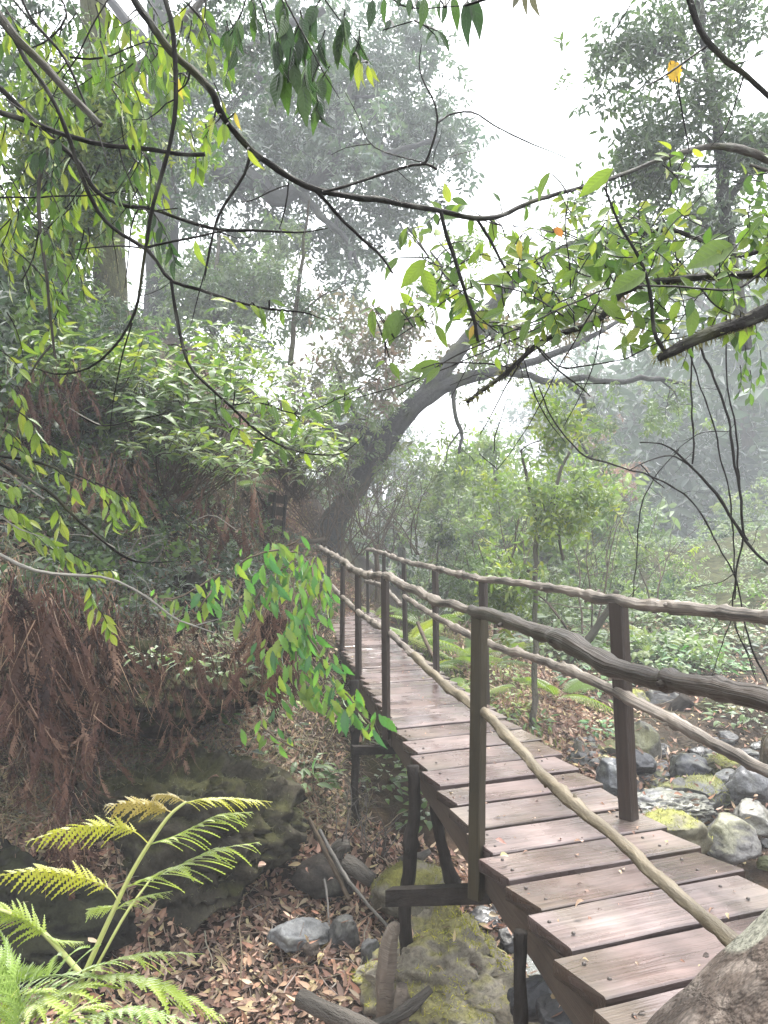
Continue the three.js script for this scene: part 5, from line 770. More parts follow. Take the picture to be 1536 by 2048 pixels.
// ---------------------------------------------------------------- shrubs, ferns and creepers
class Plant extends Thing {
  constructor(name, label, category, base, group) { super(name, label, category, base, group); this.leaves = []; this.stems = new Soup(); }
  stem(pts, r) { const c = new THREE.CatmullRomCurve3(pts).getPoints(8); this.stems.tube(c, c.map((_, k) => r * (1 - 0.08 * k)), 5); return c; }
  done(mat = M.twig) { this.part('stem', this.stems, mat); foliage(this, this.leaves); return this; }
}
R = rng(401);
// glossy laurel-like shrubs at the top of the left bank: leaves in whorls at the ends of shoots
function laurel(label, d, blobs, leafPx, palette) {
  const [bx, by] = blobs[0], foot = groundAt(bx, by + 120, d - 3) ?? at(bx, by + 120, d), t = new Plant('laurel_shrub', label, 'shrub', foot);
  for (const [x, y, w, h, n] of blobs) for (let k = 0; k < n; k++) {
    const a = rr(0, 6.3), e = Math.sqrt(R()), tip = at(x + Math.cos(a) * e * w, y + Math.sin(a) * e * h, d + rr(-0.7, 0.7) + e * 0.3), m = foot.clone().lerp(tip, 0.6).add(V(rr(-0.3, 0.3), rr(-0.1, 0.3), rr(-0.2, 0.2)));
    const c = t.stem([foot.clone().lerp(tip, 0.25).add(V(rr(-0.2, 0.2), -0.1, 0)), m, tip], 0.007), up = c[8].clone().sub(c[6]).normalize().add(V(0, 0.5, 0)).normalize();
    const q = Math.round(rr(5, 9)), a0 = R() * 6;
    for (let j = 0; j < q; j++) { const b = a0 + j * 2.4, o = V(Math.cos(b), rr(-0.4, 0.35), Math.sin(b)).addScaledVector(up, 0.25); t.leaves.push({ pos: c[Math.max(5, 8 - (j >> 1))], dir: o, nrm: V(rr(-0.3, 0.3), 1, rr(-0.2, 0.5)), len: (leafPx * rr(0.7, 1.2) / F) * d, color: pick(palette), geo: pick(G.lance), gloss: 0.5 }); }
  }
  return t.done();
}
laurel('glossy light-green shrub at the foot of the two misty trunks, leftmost of the bank shrubs', 7.6, [[290, 760, 110, 60, 34], [200, 730, 60, 40, 14], [380, 720, 70, 40, 18]], 38, [...C.mid, ...C.lime, C.deep[2]]);
laurel('glossy broad-leaved shrub in the middle of the left bank with pale shining leaves', 7.2, [[400, 790, 90, 60, 30], [330, 820, 80, 40, 18], [460, 760, 60, 50, 16]], 44, [...C.mid, C.lime[2], C.deep[2]]);
laurel('yellow-green shrub right of the glossy bank shrubs beside the leaning trunk', 8.2, [[560, 830, 90, 60, 36], [620, 880, 70, 50, 24], [500, 780, 70, 50, 20], [660, 850, 50, 50, 14]], 30, [...C.lime, ...C.mid]);
laurel('upright light shrub behind the others where the bank meets the mist', 9.2, [[480, 700, 80, 50, 30], [430, 650, 60, 50, 16], [570, 740, 60, 40, 14]], 30, [...C.lime, ...C.mid]);
laurel('broad yellow-green thicket in front of the leaning trunk left of the path', 9.6, [[600, 890, 70, 50, 26], [560, 860, 60, 50, 22], [670, 890, 40, 40, 10], [500, 900, 50, 40, 12]], 26, [...C.lime, ...C.pale, C.mid[3]]);
laurel('bright leafy shrub in the middle of the left bank below the other glossy shrubs', 6.8, [[330, 880, 80, 40, 22], [430, 890, 70, 50, 20], [520, 900, 60, 40, 16]], 34, [...C.mid, ...C.lime]);
laurel('pale glossy shrub at the left above the brown dead fern', 7.4, [[160, 720, 80, 40, 22], [110, 690, 60, 40, 14], [250, 690, 60, 40, 16]], 36, [...C.mid, ...C.lime]);
// the fresh green creeper that spills over the left side of the bridge
{
  const t = new Plant('trailing_creeper', 'bright fresh-green creeper spilling down the bank over the left side of the bridge', 'creeper', at(590, 1150, 4.6));
  const d = 4.4;
  for (let [q, n, L] of [['600,1110,4.6 560,1100,4.5 510,1110,4.4 480,1130,4.4', 20, 44], ['600,1115,4.6 550,1150,4.4 520,1190,4.3 500,1230,4.3', 28, 46], ['610,1120,4.6 590,1170,4.4 580,1230,4.3 575,1290,4.3', 36, 50], ['615,1120,4.6 630,1160,4.4 638,1200,4.35 630,1230,4.3', 30, 44], ['600,1200,4.4 610,1260,4.3 640,1310,4.2 660,1360,4.2', 36, 50], ['600,1250,4.3 590,1310,4.2 600,1360,4.2 590,1400,4.2', 30, 46], ['640,1320,4.2 680,1370,4.15 710,1410,4.1 745,1450,4.1', 34, 46], ['620,1340,4.2 640,1390,4.15 670,1410,4.1', 18, 44], ['430,1170,4.5 420,1190,4.4 400,1220,4.4', 14, 46], ['560,1290,4.3 530,1310,4.25 520,1340,4.2', 12, 44], ['560,1100,4.6 590,1085,4.6 600,1078,4.6', 8, 40], ['430,1160,4.5 440,1150,4.5 350,1200,4.4 330,1200,4.4', 8, 42], ['520,1450,4.3 560,1480,4.2 600,1500,4.2', 10, 34], ['510,1380,4.3 540,1400,4.2 550,1420,4.2', 7, 36]]) {
    n = Math.round(n * 1.2); const p = path(q + '', 0.04, 0.02), c = p.pts; t.stems.tube(c, c.map(() => 0.0055), 5);
    for (let k = 0; k < n; k++) { const o = c[Math.floor(R() * c.length)].clone().add(V(rr(-0.09, 0.09), rr(-0.04, 0.05), rr(-0.1, 0.12))); t.leaves.push({ pos: o, dir: V(rr(-0.7, 1.0), -1, rr(-0.3, 0.6)), nrm: V(rr(-0.7, 0.7), rr(0.2, 0.9), rr(0.4, 1.2)), len: (L * rr(0.45, 1.1) / F) * d, color: pick([...C.fresh, C.fresh[3], C.lime[0], C.lime[1], C.mid[3]]), geo: pick([...G.lobed, G.broad[1]]), gloss: 0.6, wide: 0.62 }); }
  }
  t.done();
}
// small leafy plants on bank and floor: rosettes and shoots of broad leaves
function herb(label, p, r, n, leafLen, palette, group, geos = G.broad) {
  const t = new Plant('leafy_plant', label, 'plant', p, group);
  for (let k = 0; k < n; k++) { const a = rr(0, 6.3), e = Math.sqrt(R()) * r, q = p.clone().add(V(Math.cos(a) * e, rr(0.02, 0.5) * r * 1.2, Math.sin(a) * e)); if (k % 4 === 0) t.stem([p.clone().add(V(Math.cos(a) * e * 0.3, -0.02, Math.sin(a) * e * 0.3)), q.clone().lerp(p, 0.4).add(V(0, 0.03, 0)), q], 0.003); t.leaves.push({ pos: q, dir: V(Math.cos(a) + rr(-0.5, 0.5), rr(-0.3, 0.5), Math.sin(a) + rr(-0.5, 0.5)), nrm: V(rr(-0.3, 0.3), 1, rr(-0.1, 0.5)), len: leafLen * rr(0.6, 1.25), color: pick(palette), geo: pick(geos), gloss: 0.4 }); }
  return t.done();
}
const G0 = (px, py, d0 = 2.5) => groundAt(px, py, d0) ?? at(px, py, 8);
for (const [label, px, py, r, n, l, pal] of [
  ['leafy green plant in the shade under the bridge left of the dark pole', 770, 1580, 0.26, 60, 0.12, C.mid],
  ['broad-leaved plant hugging the dark rock behind the support pole under the bridge', 850, 1640, 0.26, 46, 0.11, C.mid],
  ['tall green herb growing up against the underside of the bridge planks', 800, 1520, 0.3, 60, 0.11, C.mid],
  ['little fresh green herb on the boulder beside the dark support pole', 880, 1868, 0.12, 26, 0.06, C.fresh],
  ['pale-leaved bramble hanging on the bank beneath the green creeper', 430, 1440, 0.3, 50, 0.09, C.deep],
  ['dull grey-green plant among dead twigs on the bank above the dark boulder', 470, 1520, 0.2, 26, 0.09, C.deep],
  ['rosette of narrow green leaves among the brown ferns at the left', 140, 1575, 0.14, 14, 0.1, C.mid],
  ['bright green nettle patch on the leafy slope beyond the right of the planks', 1190, 1390, 0.5, 110, 0.12, C.fresh],
  ['low green plant right of the leafy path in front of the right post', 1205, 1470, 0.24, 44, 0.12, C.fresh],
  ['lush green plants on the far bank above the fallen log', 1400, 1345, 0.7, 140, 0.16, C.fresh],
  ['green leafy patch left of the lush plants above the fallen log', 1330, 1350, 0.5, 90, 0.14, C.mid],
  ['leafy plant beside the yellow mossy mound at the right edge', 1500, 1450, 0.5, 120, 0.12, C.mid],
  ['grassy green tuft beside the path right behind the near left post', 1010, 1430, 0.35, 80, 0.1, C.lime],
  ['low green cover on the slope between bridge and leafy path', 1000, 1370, 0.45, 90, 0.1, C.lime],
  ['green plant at the foot of the thin sapling by the leafy path', 1060, 1460, 0.28, 50, 0.1, C.mid],
  ['bushy green plant behind the leafy path under the young trees', 1140, 1330, 0.6, 110, 0.15, C.mid],
  ['low leafy bush farther back in the undergrowth under the young trees', 1080, 1310, 0.6, 90, 0.16, C.pale],
  ['green plants in the misty clearing right of the tall right post', 1290, 1320, 0.7, 110, 0.17, C.pale],
]) herb(label, G0(px, py), r, n, l, pal, undefined, l > 0.1 ? G.broad : G.lance);
for (let k = 0; k < 44; k++) { const px = rr(160, 720), py = rr(960, 1640), p = groundAt(px, py, 3); if (p) herb('small leafy weed on the twig-strewn left bank', p, rr(0.07, 0.16), Math.round(rr(8, 20)), rr(0.05, 0.09), pick([C.deep, C.mid, C.pale]), 'weeds on the left bank', G.lance); }
for (let k = 0; k < 34; k++) { const x = rr(0.2, 7), d = rr(12, 21), p = onGround(x, d); herb('low leafy bush in the misty undergrowth beyond the bridge', p, rr(0.4, 0.8), 60, rr(0.14, 0.24), pick([C.pale, C.mid, C.dusk]), 'undergrowth bushes beyond the bridge', G.small); }

for (const [k, [px, py]] of [[300, 1010], [380, 1080], [260, 1090], [460, 1150], [340, 1200], [420, 1290], [520, 1060], [150, 1060], [60, 1010], [250, 1260], [600, 1560], [540, 1420]].entries()) { const p = groundAt(px, py, 3); if (p) herb('leafy low shrub on the dim left bank among dead fern', p, rr(0.25, 0.42), 60, rr(0.08, 0.13), pick([C.mid, [...C.mid, ...C.lime], C.pale, C.deep]), 'low shrubs on the left bank', G.lance); }
for (const [label, x, y] of [['small leafy plant on the left part of the mossy rock ledge', 300, 1325], ['leafy plant growing in the middle of the mossy rock ledge', 385, 1345], ['green sprig at the right end of the mossy rock ledge', 465, 1350]]) herb(label, at(x, y, 5.05), 0.16, 34, 0.08, [...C.mid, C.lime[2]], undefined, G.lance);
// ferns: every frond a part
function fern(name, label, p, n, len, palette, geos, { tilt = 0.75, group, hang = 0, mat } = {}) {
  const t = new Thing(name, label, 'fern', p, group), a0 = rr(0, 6);
  for (let k = 0; k < n; k++) { const a = a0 + k * 2.4 + rr(-0.3, 0.3), e = rr(tilt * 0.7, tilt * 1.2), out = V(Math.cos(a) * e, 1 - e * 0.45 - hang, Math.sin(a) * e); const c = pick(palette), q = p.clone().add(V(Math.cos(a) * 0.03, 0, Math.sin(a) * 0.03)); t.put('frond', pick(geos), mat ? mat(c) : leafMat(c, 0.1), basis(q, out, V(-out.x * 0.3, 1, -out.z * 0.3).add(V(out.x, 0, out.z).multiplyScalar(-hang)), len * rr(0.7, 1.15))); }
  return t;
}
const deadMats = new Map(), deadMat = (c) => { const k = c.join(); if (!deadMats.has(k)) deadMats.set(k, std({ specularIntensity: 0.2, color: lin(...c), side: THREE.DoubleSide, roughness: 0.9 })); return deadMats.get(k); };
R = rng(402);
for (const [label, px, py, n, len] of [
  ['light-green fern at the bridge far end beyond the right rail', 815, 1290, 9, 0.8], ['spreading green fern right of the bridge between the far posts', 850, 1265, 9, 0.85], ['fern on the slope close to the third right post', 915, 1330, 9, 0.7], ['fern beneath the planks edge behind the second right post', 950, 1400, 8, 0.55],
  ['yellow-green fern tuft beside the far right post', 750, 1240, 7, 0.5], ['fern drooping in front of the leaning trunk', 655, 1090, 7, 0.75], ['tall arching fern on the slope above the path left of the leaning trunk', 610, 985, 9, 1.0], ['fern in the mist right of the leaning trunk', 715, 1110, 7, 0.6],
  ['fern arching over the left bank below the glossy shrubs', 335, 930, 8, 0.75], ['grey-green fern hanging on the bank right of the dead ferns', 470, 980, 8, 0.8], ['small fern high on the left bank under the overhanging twigs', 60, 880, 7, 0.5], ['yellow-green fern beyond the stream at the right', 1310, 1305, 8, 0.8], ['fern in the undergrowth right of the path', 1120, 1400, 8, 0.6], ['fern beside the leafy path in the middle distance', 1010, 1310, 8, 0.6],
]) { const p = groundAt(px, py, 2.5) ?? at(px, py, 9); fern('fern', label, p, n, len, px < 740 ? [...C.pale, ...C.mid] : C.lime, G.frond); }
for (let k = 0; k < 6; k++) { const x = rr(0.3, 1.2), d = rr(9.5, 12.5), p = onGround(x + (d > 11 ? 0.4 : 0), d); fern('fern', 'low green fern on the slope between the bridge and the leafy path', p, 7, rr(0.35, 0.55), [...C.lime, ...C.mid], G.frond, { group: 'ferns between bridge and path' }); }
// curtains of dead brown fern hanging down the left bank
R = rng(403);
for (const [label, x0, x1, y0, y1, d0, n, len] of [
  ['big curtain of dead brown fern hanging at the left edge of the bank', 0, 130, 1130, 1420, 4.7, 70, 0.75], ['curtain of dead brown fern beside the biggest one, over the dark hollow', 90, 240, 1170, 1400, 4.9, 60, 0.7], ['lower fringe of dead brown fern over the rock ledge at left', 20, 210, 1400, 1560, 4.75, 40, 0.5],
  ['withered brown fern hanging below the green creeper beside the bridge', 500, 590, 1190, 1330, 5.1, 40, 0.6], ['brown dead fern fronds arching over the bank below the twigs', 150, 290, 890, 960, 6.2, 14, 0.7], ['dead fern hanging from the ledge above the big dark boulder', 330, 390, 1430, 1500, 5.0, 12, 0.35], ['short dead fern draped over the mossy rock ledge right of the big curtain', 240, 480, 1270, 1390, 4.95, 46, 0.45], ['small bundle of dead fern dangling into the dark hollow', 95, 170, 1600, 1720, 4.6, 22, 0.5],
  ['dark brown thatch of dead fern high on the left slope', 0, 170, 710, 830, 6.8, 26, 0.6], ['dead brown fern on the shaded slope right of the rock face', 380, 520, 950, 1060, 7.0, 14, 0.6], ['brown fern remains on the bank between the dead curtains', 240, 420, 1200, 1330, 5.6, 14, 0.5],
]) {
  const t = new Thing('dead_fern', label, 'dead fern', at((x0 + x1) / 2, y0, d0));
  const dry = []; for (let k = 0; k < n * 3; k++) { const p = at(rr(x0, x1), rr(y0 - 20, y1 + 40), d0 + rr(-0.3, 0.4)); dry.push([basis(p, V(rr(-0.8, 0.8), -1, rr(-0.1, 0.6)), V(rr(-0.6, 0.6), 0, 1), len * rr(0.15, 0.6), 0.4), tint(pick([[0.13, 0.08, 0.055], [0.24, 0.16, 0.11], [0.08, 0.05, 0.04], [0.32, 0.22, 0.15]]), 0.25)]); } t.many('dry_strand', G.blade, M.dead, dry);
  for (let k = 0; k < n * 3; k++) { const p = at(rr(x0, x1), rr(y0, y1), d0 + rr(-0.25, 0.45)), g = V(p.x, p.y, p.z); t.put('frond', pick(G.deadFrond), deadMat(pick([[0.09, 0.05, 0.04], [0.065, 0.038, 0.03], [0.12, 0.068, 0.05], [0.03, 0.02, 0.018], [0.2, 0.125, 0.09]])), basis(g, V(rr(-0.65, 0.65), -1, rr(-0.2, 0.7)), V(rr(-0.8, 0.8), rr(0.0, 0.6), 1), len * rr(0.3, 0.8))); }
}
// ---------------------------------------------------------------- the bright fern close to the camera at the lower left
{
  R = rng(404);
  const t = new Thing('bracken_fern', 'bright yellow-green bracken fern standing close at the lower left', 'fern', at(110, 2060, 1.5)), d0 = 1.5;
  const stem = (q, name = 'stalk') => { const p = path(q, 0.02, 0.001); t.part(name, new Soup().tube(p.pts, p.rad, 7), M.stalk); return p; };
  M.stalk = std({ color: lin(0.4, 0.42, 0.16), roughness: 0.5 });
  stem('100,2110,1.5,6.5 125,2048,1.5,6 170,1945,1.5,5.6 221,1832,1.5,5 264,1745,1.5,4.4 304,1680,1.5,4 342,1628,1.5,3.4 372,1604,1.5,2.6'); stem('160,1945,1.5,6 90,1868,1.5,5 40,1836,1.48,3.5 0,1820,1.46,3 -30,1812,1.45,2'); stem('118,2060,1.5,3 175,1965,1.52,3 250,1830,1.55,3 300,1760,1.58,2');
  // a leafy branch of the fern: leaflets on both sides of a stalk, themselves toothed; [trace, leaflet length at the middle, colour, how much of it is bare]
  const pinna = (q, L, color, bare = 0.08, lift = 0, n = 15) => {
    const p = path(q.split(' ').map((w) => w + ',1.5').join(' '), 0.006, 0), s = new Soup(), N = p.pts.length - 1, whole = p.pts[0].distanceTo(p.pts[N]); s.tube(p.pts, p.rad.map((r, k) => r * (1 - 0.6 * k / N)), 4);
    for (let k = 0; k < n; k++) for (const side of [-1, 1]) {
      const g = (k + (side > 0 ? 0.5 : 0)) / n, f = bare + (1 - bare) * g, i = Math.min(N - 1, Math.floor(f * N)), o = p.pts[i].clone().lerp(p.pts[i + 1], f * N - i), tan = p.pts[Math.min(N, i + 3)].clone().sub(p.pts[Math.max(0, i - 1)]).normalize();
      const len = Math.min(whole * 0.5, (1.5 * L / F) * d0) * Math.pow(Math.sin(Math.PI * clamp(0.2 + 0.8 * g, 0, 0.97)), 0.65) * rr(0.7, 1.2); if (len < 0.004) continue;
      const out = V(-tan.y, tan.x, 0).multiplyScalar(side); if (out.lengthSq() < 0.01) out.set(0, side, 0);
      const dir = out.normalize().multiplyScalar(rr(0.32, 0.5)).addScaledVector(tan, 0.85).add(V(rr(-0.08, 0.08), rr(-0.3, -0.05) + lift, side * rr(0.35, 0.7))).normalize();
      const w = Math.min(len * 0.16, (0.75 * whole) / n), nn = V().crossVectors(dir, tan).multiplyScalar(side).add(V(0, 0.4, 0.2)).normalize(), ac = V().crossVectors(nn, dir).normalize(), T2 = Math.round(clamp(len / 0.006, 5, 13)), sag = rr(0.15, 0.45); let prev = null;
      for (let j = 0; j <= T2 * 2; j++) { const h = j / (T2 * 2), ww = w * (1 - 0.9 * h) * (j % 2 ? rr(1.1, 1.6) : 0.35), c = o.clone().addScaledVector(dir, len * h).add(V(0, -len * sag * h * h, 0)), fwd = j % 2 ? len * 0.03 : 0; const row = [s.v(c.clone().addScaledVector(ac, ww).addScaledVector(dir, fwd), 0.3, h), s.v(c.clone().addScaledVector(nn, -0.1 * w), 0.5, h), s.v(c.clone().addScaledVector(ac, -ww).addScaledVector(dir, fwd), 0.7, h)]; if (prev) { s.q(prev[0], prev[1], row[1], row[0]); s.q(prev[1], prev[2], row[2], row[1]); } prev = row; }
    }
    t.part('frond', s, leafMat(color, 0.15));
  };
  const Y = [0.55, 0.56, 0.03], Gn = [0.4, 0.52, 0.045], Gd = [0.3, 0.45, 0.06], O = [0.42, 0.33, 0.05];
  pinna('370,1606,1.5 410,1598,1.5 470,1597,1.5 545,1604,1.5', 30, Y, 0.05); pinna('345,1625,1.5 310,1612,1.5 260,1606,1.5 208,1612,1.5', 26, O, 0.1); pinna('372,1605,1.5 345,1592,1.5 320,1590,1.5 304,1593,1.5', 14, O, 0.1, 0);
  pinna('300,1690,1.5 270,1664,1.5 215,1652,1.48 140,1658,1.46 50,1684,1.45', 30, Y, 0.25); pinna('296,1690,1.5 350,1672,1.5 400,1648,1.5 440,1630,1.5 505,1624,1.5', 46, Gn, 0.1);
  pinna('240,1806,1.5 215,1775,1.48 150,1752,1.46 70,1742,1.45 -30,1756,1.44', 30, Y, 0.25); pinna('250,1775,1.5 320,1748,1.5 380,1722,1.5 430,1700,1.5 520,1684,1.5', 60, Gn, 0.06); pinna('230,1820,1.5 260,1802,1.5 300,1790,1.5 345,1782,1.5', 24, Gn, 0.05, 0); pinna('236,1812,1.5 210,1815,1.5 185,1820,1.5 172,1828,1.5', 14, Gn, 0.05, 0);
  pinna('90,1868,1.49 50,1838,1.48 20,1826,1.47 -30,1818,1.46', 44, Gn, 0.02); pinna('95,1872,1.49 115,1880,1.5 140,1882,1.5 168,1884,1.5', 16, Gn, 0.02, 0);
  pinna('165,1944,1.5 230,1920,1.48 300,1905,1.46 410,1908,1.44', 40, Gn, 0.05, 0); pinna('170,1955,1.5 260,1950,1.42 340,1975,1.38 450,2035,1.35', 60, Gn, 0.05, 0); pinna('160,1960,1.5 110,1950,1.4 40,1960,1.32 -40,1990,1.25', 90, Gd, 0.02, 0);
  pinna('150,1975,1.5 100,1990,1.38 50,2020,1.3 -10,2070,1.25', 90, Gn, 0.02, 0); pinna('120,2060,1.5 190,2030,1.4 280,2015,1.32 400,2050,1.25', 60, Gd, 0.05, 0); pinna('30,2080,1.2 40,2000,1.22 20,1940,1.25 -20,1900,1.28', 50, Gd, 0.05, 0.1); pinna('-30,2060,1.2 20,2010,1.22 60,1985,1.24 105,1975,1.28', 60, Gn, 0.05, 0.1); pinna('60,2090,1.2 110,2050,1.22 160,2020,1.24 215,2005,1.28', 60, Gn, 0.05, 0.1);
}
// ---------------------------------------------------------------- logs, stumps and roots
R = rng(405);
function log(name, label, text, mat, { sides = 14, bump = 0.25, cat = 'log', wob = 0.01, over, step = 0.05 } = {}) { const p = path(text, step, wob), t = new Thing(name, label, cat, p.pts[0]); t.part('wood', new Soup().tube(p.pts, p.rad, sides, bump, over), mat); return [t, p]; }
const rotSpot = at(1500, 2045, 1.08);
{
  const lichen = (p) => { const a = smooth(0.02, 0.16, fbm(p.x * 26, p.y * 26, p.z * 26, 4)), b = smooth(0.12, 0.22, fbm(p.x * 5 + 7, p.y * 5, p.z * 5, 3)), c = smooth(0.16, 0.24, fbm(p.x * 4 + 3, p.y * 4 + 9, p.z * 4, 3)); const w = smooth(0.075, 0.05, p.distanceTo(rotSpot) + 0.05 * fbm(p.x * 14, p.y * 14, p.z * 14, 3)), g = fbm(p.x * 20, p.y * 20, p.z * 60, 3); return [0.15, 0.112, 0.09].map((v, j) => lerp(lerp(lerp(lerp(v, [0.33, 0.27, 0.23][j], a * 0.8), [0.16, 0.17, 0.04][j], b * 0.8), [0.42, 0.41, 0.33][j], c), [0.16, 0.07, 0.04][j] * (1 + 2 * Math.max(0, g)), w)); };
  log('fallen_tree', 'thick lichen-spotted mossy trunk lying across the near end of the bridge', '1335,2324,1.2,158 1432,2195,1.22,158 1555,2064,1.26,156 1682,1935,1.3,152 1855,1764,1.36,146', M.barkPaint, { sides: 120, bump: 0.12, cat: 'tree trunk', over: lichen, step: 0.008 });
}
const greyWood = std({ color: lin(0.24, 0.2, 0.16), map: rep(T.grain, 1, 1.5), bumpMap: rep(T.grainBump, 1, 1.5), bumpScale: 0.01, roughness: 0.85 });
log('broken_stump', 'upright splintered grey stump standing in front of the mossy boulder', '770,2040,4.0,20 772,1990,4.0,20 775,1930,4.0,18 780,1880,4.02,16 785,1858,4.03,13 793,1846,4.03,6', greyWood, { sides: 10, bump: 0.35, cat: 'stump' });
log('broken_stump', 'short pale broken stump just right of the upright splintered stump', '800,2040,3.9,17 803,2000,3.9,16 806,1972,3.9,11', greyWood, { sides: 9, bump: 0.4, cat: 'stump' });
log('fallen_log', 'mossy log lying at the bottom edge on the leaf litter', '600,1995,3.7,16 650,2022,3.6,18 720,2052,3.5,19 790,2090,3.4,20', M.bark, { bump: 0.2 });
log('fallen_branch', 'dark crooked branch crossing the foot of the dark support pole', '740,2055,3.75,12 790,2032,3.8,11 830,2007,3.85,11 862,1978,3.9,7', M.bark, { bump: 0.4, cat: 'branch' });
log('fallen_log', 'long mossy fallen trunk on the far bank beyond the handrail at right', '1240,1360,11,12 1330,1372,10.6,17 1420,1378,10.4,20 1520,1392,10.2,22 1640,1410,10,22', M.bark, { bump: 0.15 });
log('broken_stump', 'dark leaning stump end beside the yellow mossy mound', '1345,1440,9.6,16 1360,1420,9.6,20 1378,1400,9.6,20', M.darkPole, { bump: 0.3, cat: 'stump' });
log('root', 'old brown root arching out of the bank at the foot of the mossy pole', '675,1760,5.5,14 668,1720,5.5,16 680,1692,5.5,14 700,1690,5.5,10', M.bark, { bump: 0.35, cat: 'root' });
log('fallen_log', 'short weathered log lying in front of the old brown root', '690,1725,5.3,16 715,1740,5.25,18 745,1760,5.2,14', M.bark, { bump: 0.3 });
log('fallen_branch', 'pale stick slanting over the litter down to the splintered stump', '640,1660,5.4,4 680,1735,5.2,4 720,1790,4.9,3.5 775,1852,4.5,3', M.greyTwig, { sides: 7, cat: 'branch' });
log('fallen_branch', 'thin stick slanting down the hollow left of the pale stick', '620,1640,5.5,5 660,1720,5.3,5 700,1800,5,5', M.twig, { sides: 6, cat: 'branch' });
log('fallen_branch', 'white thin stick standing between the two larger stones', '648,1760,5,2.5 655,1800,4.9,2.5 657,1850,4.75,2', M.greyTwig, { sides: 5, cat: 'branch' });
log('fallen_branch', 'dark stick lying in the water below the bridge beam', '905,1830,5.2,4 940,1852,5,4 968,1875,4.8,3', M.twig, { sides: 6, cat: 'branch' });
log('fallen_branch', 'pale forked driftwood under the bridge behind the dark pole', '800,1720,5.6,9 835,1715,5.5,10 860,1700,5.5,6', M.greyTwig, { sides: 7, cat: 'branch' });
log('fallen_branch', 'curved dead branch in the undergrowth behind the tall right post', '1210,1330,13,5 1250,1310,12.6,6 1300,1300,12.4,5 1340,1310,12.2,3', M.greyTwig, { sides: 6, cat: 'branch' });
log('leaning_pole', 'green mossy pole leaning in the undergrowth left of the tall right post', '1110,1345,12,8 1160,1300,12,8 1210,1230,12,7 1235,1180,12,5', M.greenPost, { sides: 8, cat: 'pole' });
log('rustic_post', 'thin rough round post standing alone behind the far end of the right rail', '754,1215,13.4,5 755,1150,13.4,5 753,1090,13.4,5', M.twig, { sides: 7, cat: 'post' });
log('fallen_branch', 'stick leaning on the slope beside the third right post', '835,1245,9,4 855,1290,8.6,4 872,1322,8.3,4', M.twig, { sides: 6, cat: 'branch' });
// weathered boards nailed to stakes where the path climbs
{
  const base = at(555, 1060, 13.2), t = new Thing('board_fence', 'weathered brown boards on two stakes holding the bank beside the climbing path', 'fence', base);
  const bx = (name, a, b, h, th) => { const A = at(...a), B = at(...b), s = new THREE.BoxGeometry(A.distanceTo(B), h, th), m = new THREE.Matrix4().makeRotationZ(Math.atan2(B.y - A.y, B.x - A.x)).setPosition(A.clone().lerp(B, 0.5)); t.put(name, s, M.beam, m); };
  bx('board', [537, 995, 13.2], [577, 1002, 13.2], 0.13, 0.04); bx('board', [535, 1020, 13.17], [572, 1024, 13.2], 0.15, 0.04); bx('board', [532, 1043, 13.15], [568, 1050, 13.2], 0.14, 0.04);
  for (const q of ['572,990,13.12,3.5 566,1075,13.12,4', '550,985,13.08,3.5 543,1080,13.08,4']) { const p = path(q, 0.1); t.part('stake', new Soup().tube(p.pts, p.rad, 6, 0.1), M.darkPole); }
}
for (const [k, q] of ['640,1225,12.6,5 665,1222,12.5,5 690,1226,12.5,5', '600,1080,13.6,5 625,1083,13.4,5 650,1078,13.4,5'].entries()) log('path_step', ['log step laid across the path right at the far bridge end', 'log step higher up the climbing path'][k], q, M.twig, { sides: 7, cat: 'step' });
// twiggy dead shrubs on the left bank
R = rng(406);
const bare = (label, start, n, len, r, mat, group, dir = V(0, 1, 0), lift = 0.02, lev = 2) => { const t = new Thing('bare_shrub', label, 'shrub', start, group), s = new Soup(), tips = []; for (let k = 0; k < n; k++) grow(s, tips, start.clone().add(V(rr(-0.1, 0.1), 0, rr(-0.1, 0.1))), rv().add(dir.clone().multiplyScalar(1.3)), len * rr(0.6, 1.2), r, lev, { wander: 0.3, lift, forks: [2, 4], spread: 0.9 }); t.part('twigs', s, mat); return t; };
bare('bleached leafless twigs tangled at the foot of the mossy pole', at(700, 1690, 5.4), 6, 0.4, 0.005, M.greyTwig);
bare('pale tangle of thin dead twigs right of the mossy pole', at(745, 1700, 5.3), 6, 0.35, 0.005, M.greyTwig);
bare('thin leafless bush in the middle of the left bank', G0(420, 1110), 6, 0.8, 0.008, M.twig); bare('bare thorny bush below the path boards', G0(470, 1060), 7, 0.7, 0.007, M.twig);
bare('upright leafless shrub among the glossy bank shrubs', G0(390, 930), 6, 0.9, 0.01, M.greyTwig); bare('bare twigs hanging from the bank above the big dark boulder', G0(420, 1480), 5, 0.5, 0.005, M.greyTwig, undefined, V(0.4, -0.6, 0.6), -0.08);
for (let k = 0; k < 16; k++) { const p = groundAt(rr(240, 720), rr(1120, 1640), 3); if (p) bare('small leafless twiggy shrub on the left bank', p, 4, rr(0.3, 0.6), 0.004, pick([M.twig, M.greyTwig]), 'twiggy shrubs on the left bank', V(0, 0.8, 0.3), 0, 1); }
for (let k = 0; k < 10; k++) { const p = onGround(rr(0.5, 6), rr(13, 20)); bare('thin leafless saplings in the misty undergrowth', p, 3, rr(1.4, 2.6), 0.02, M.twig, 'bare saplings in the mist', V(0, 1.2, 0), 0.05); }
for (const [x, y, k] of [[700, 1000, 5], [730, 940, 5], [640, 960, 4]]) bare(['tangled bare bush right under the leaning trunk', 'thin bare bush in the mist above the far posts', 'bare bush on the slope left of the leaning trunk'][[700, 730, 640].indexOf(x)], at(x, y + 130, 14), k, 1.6, 0.014, M.twig, undefined, V(0, 1, 0), 0.03);

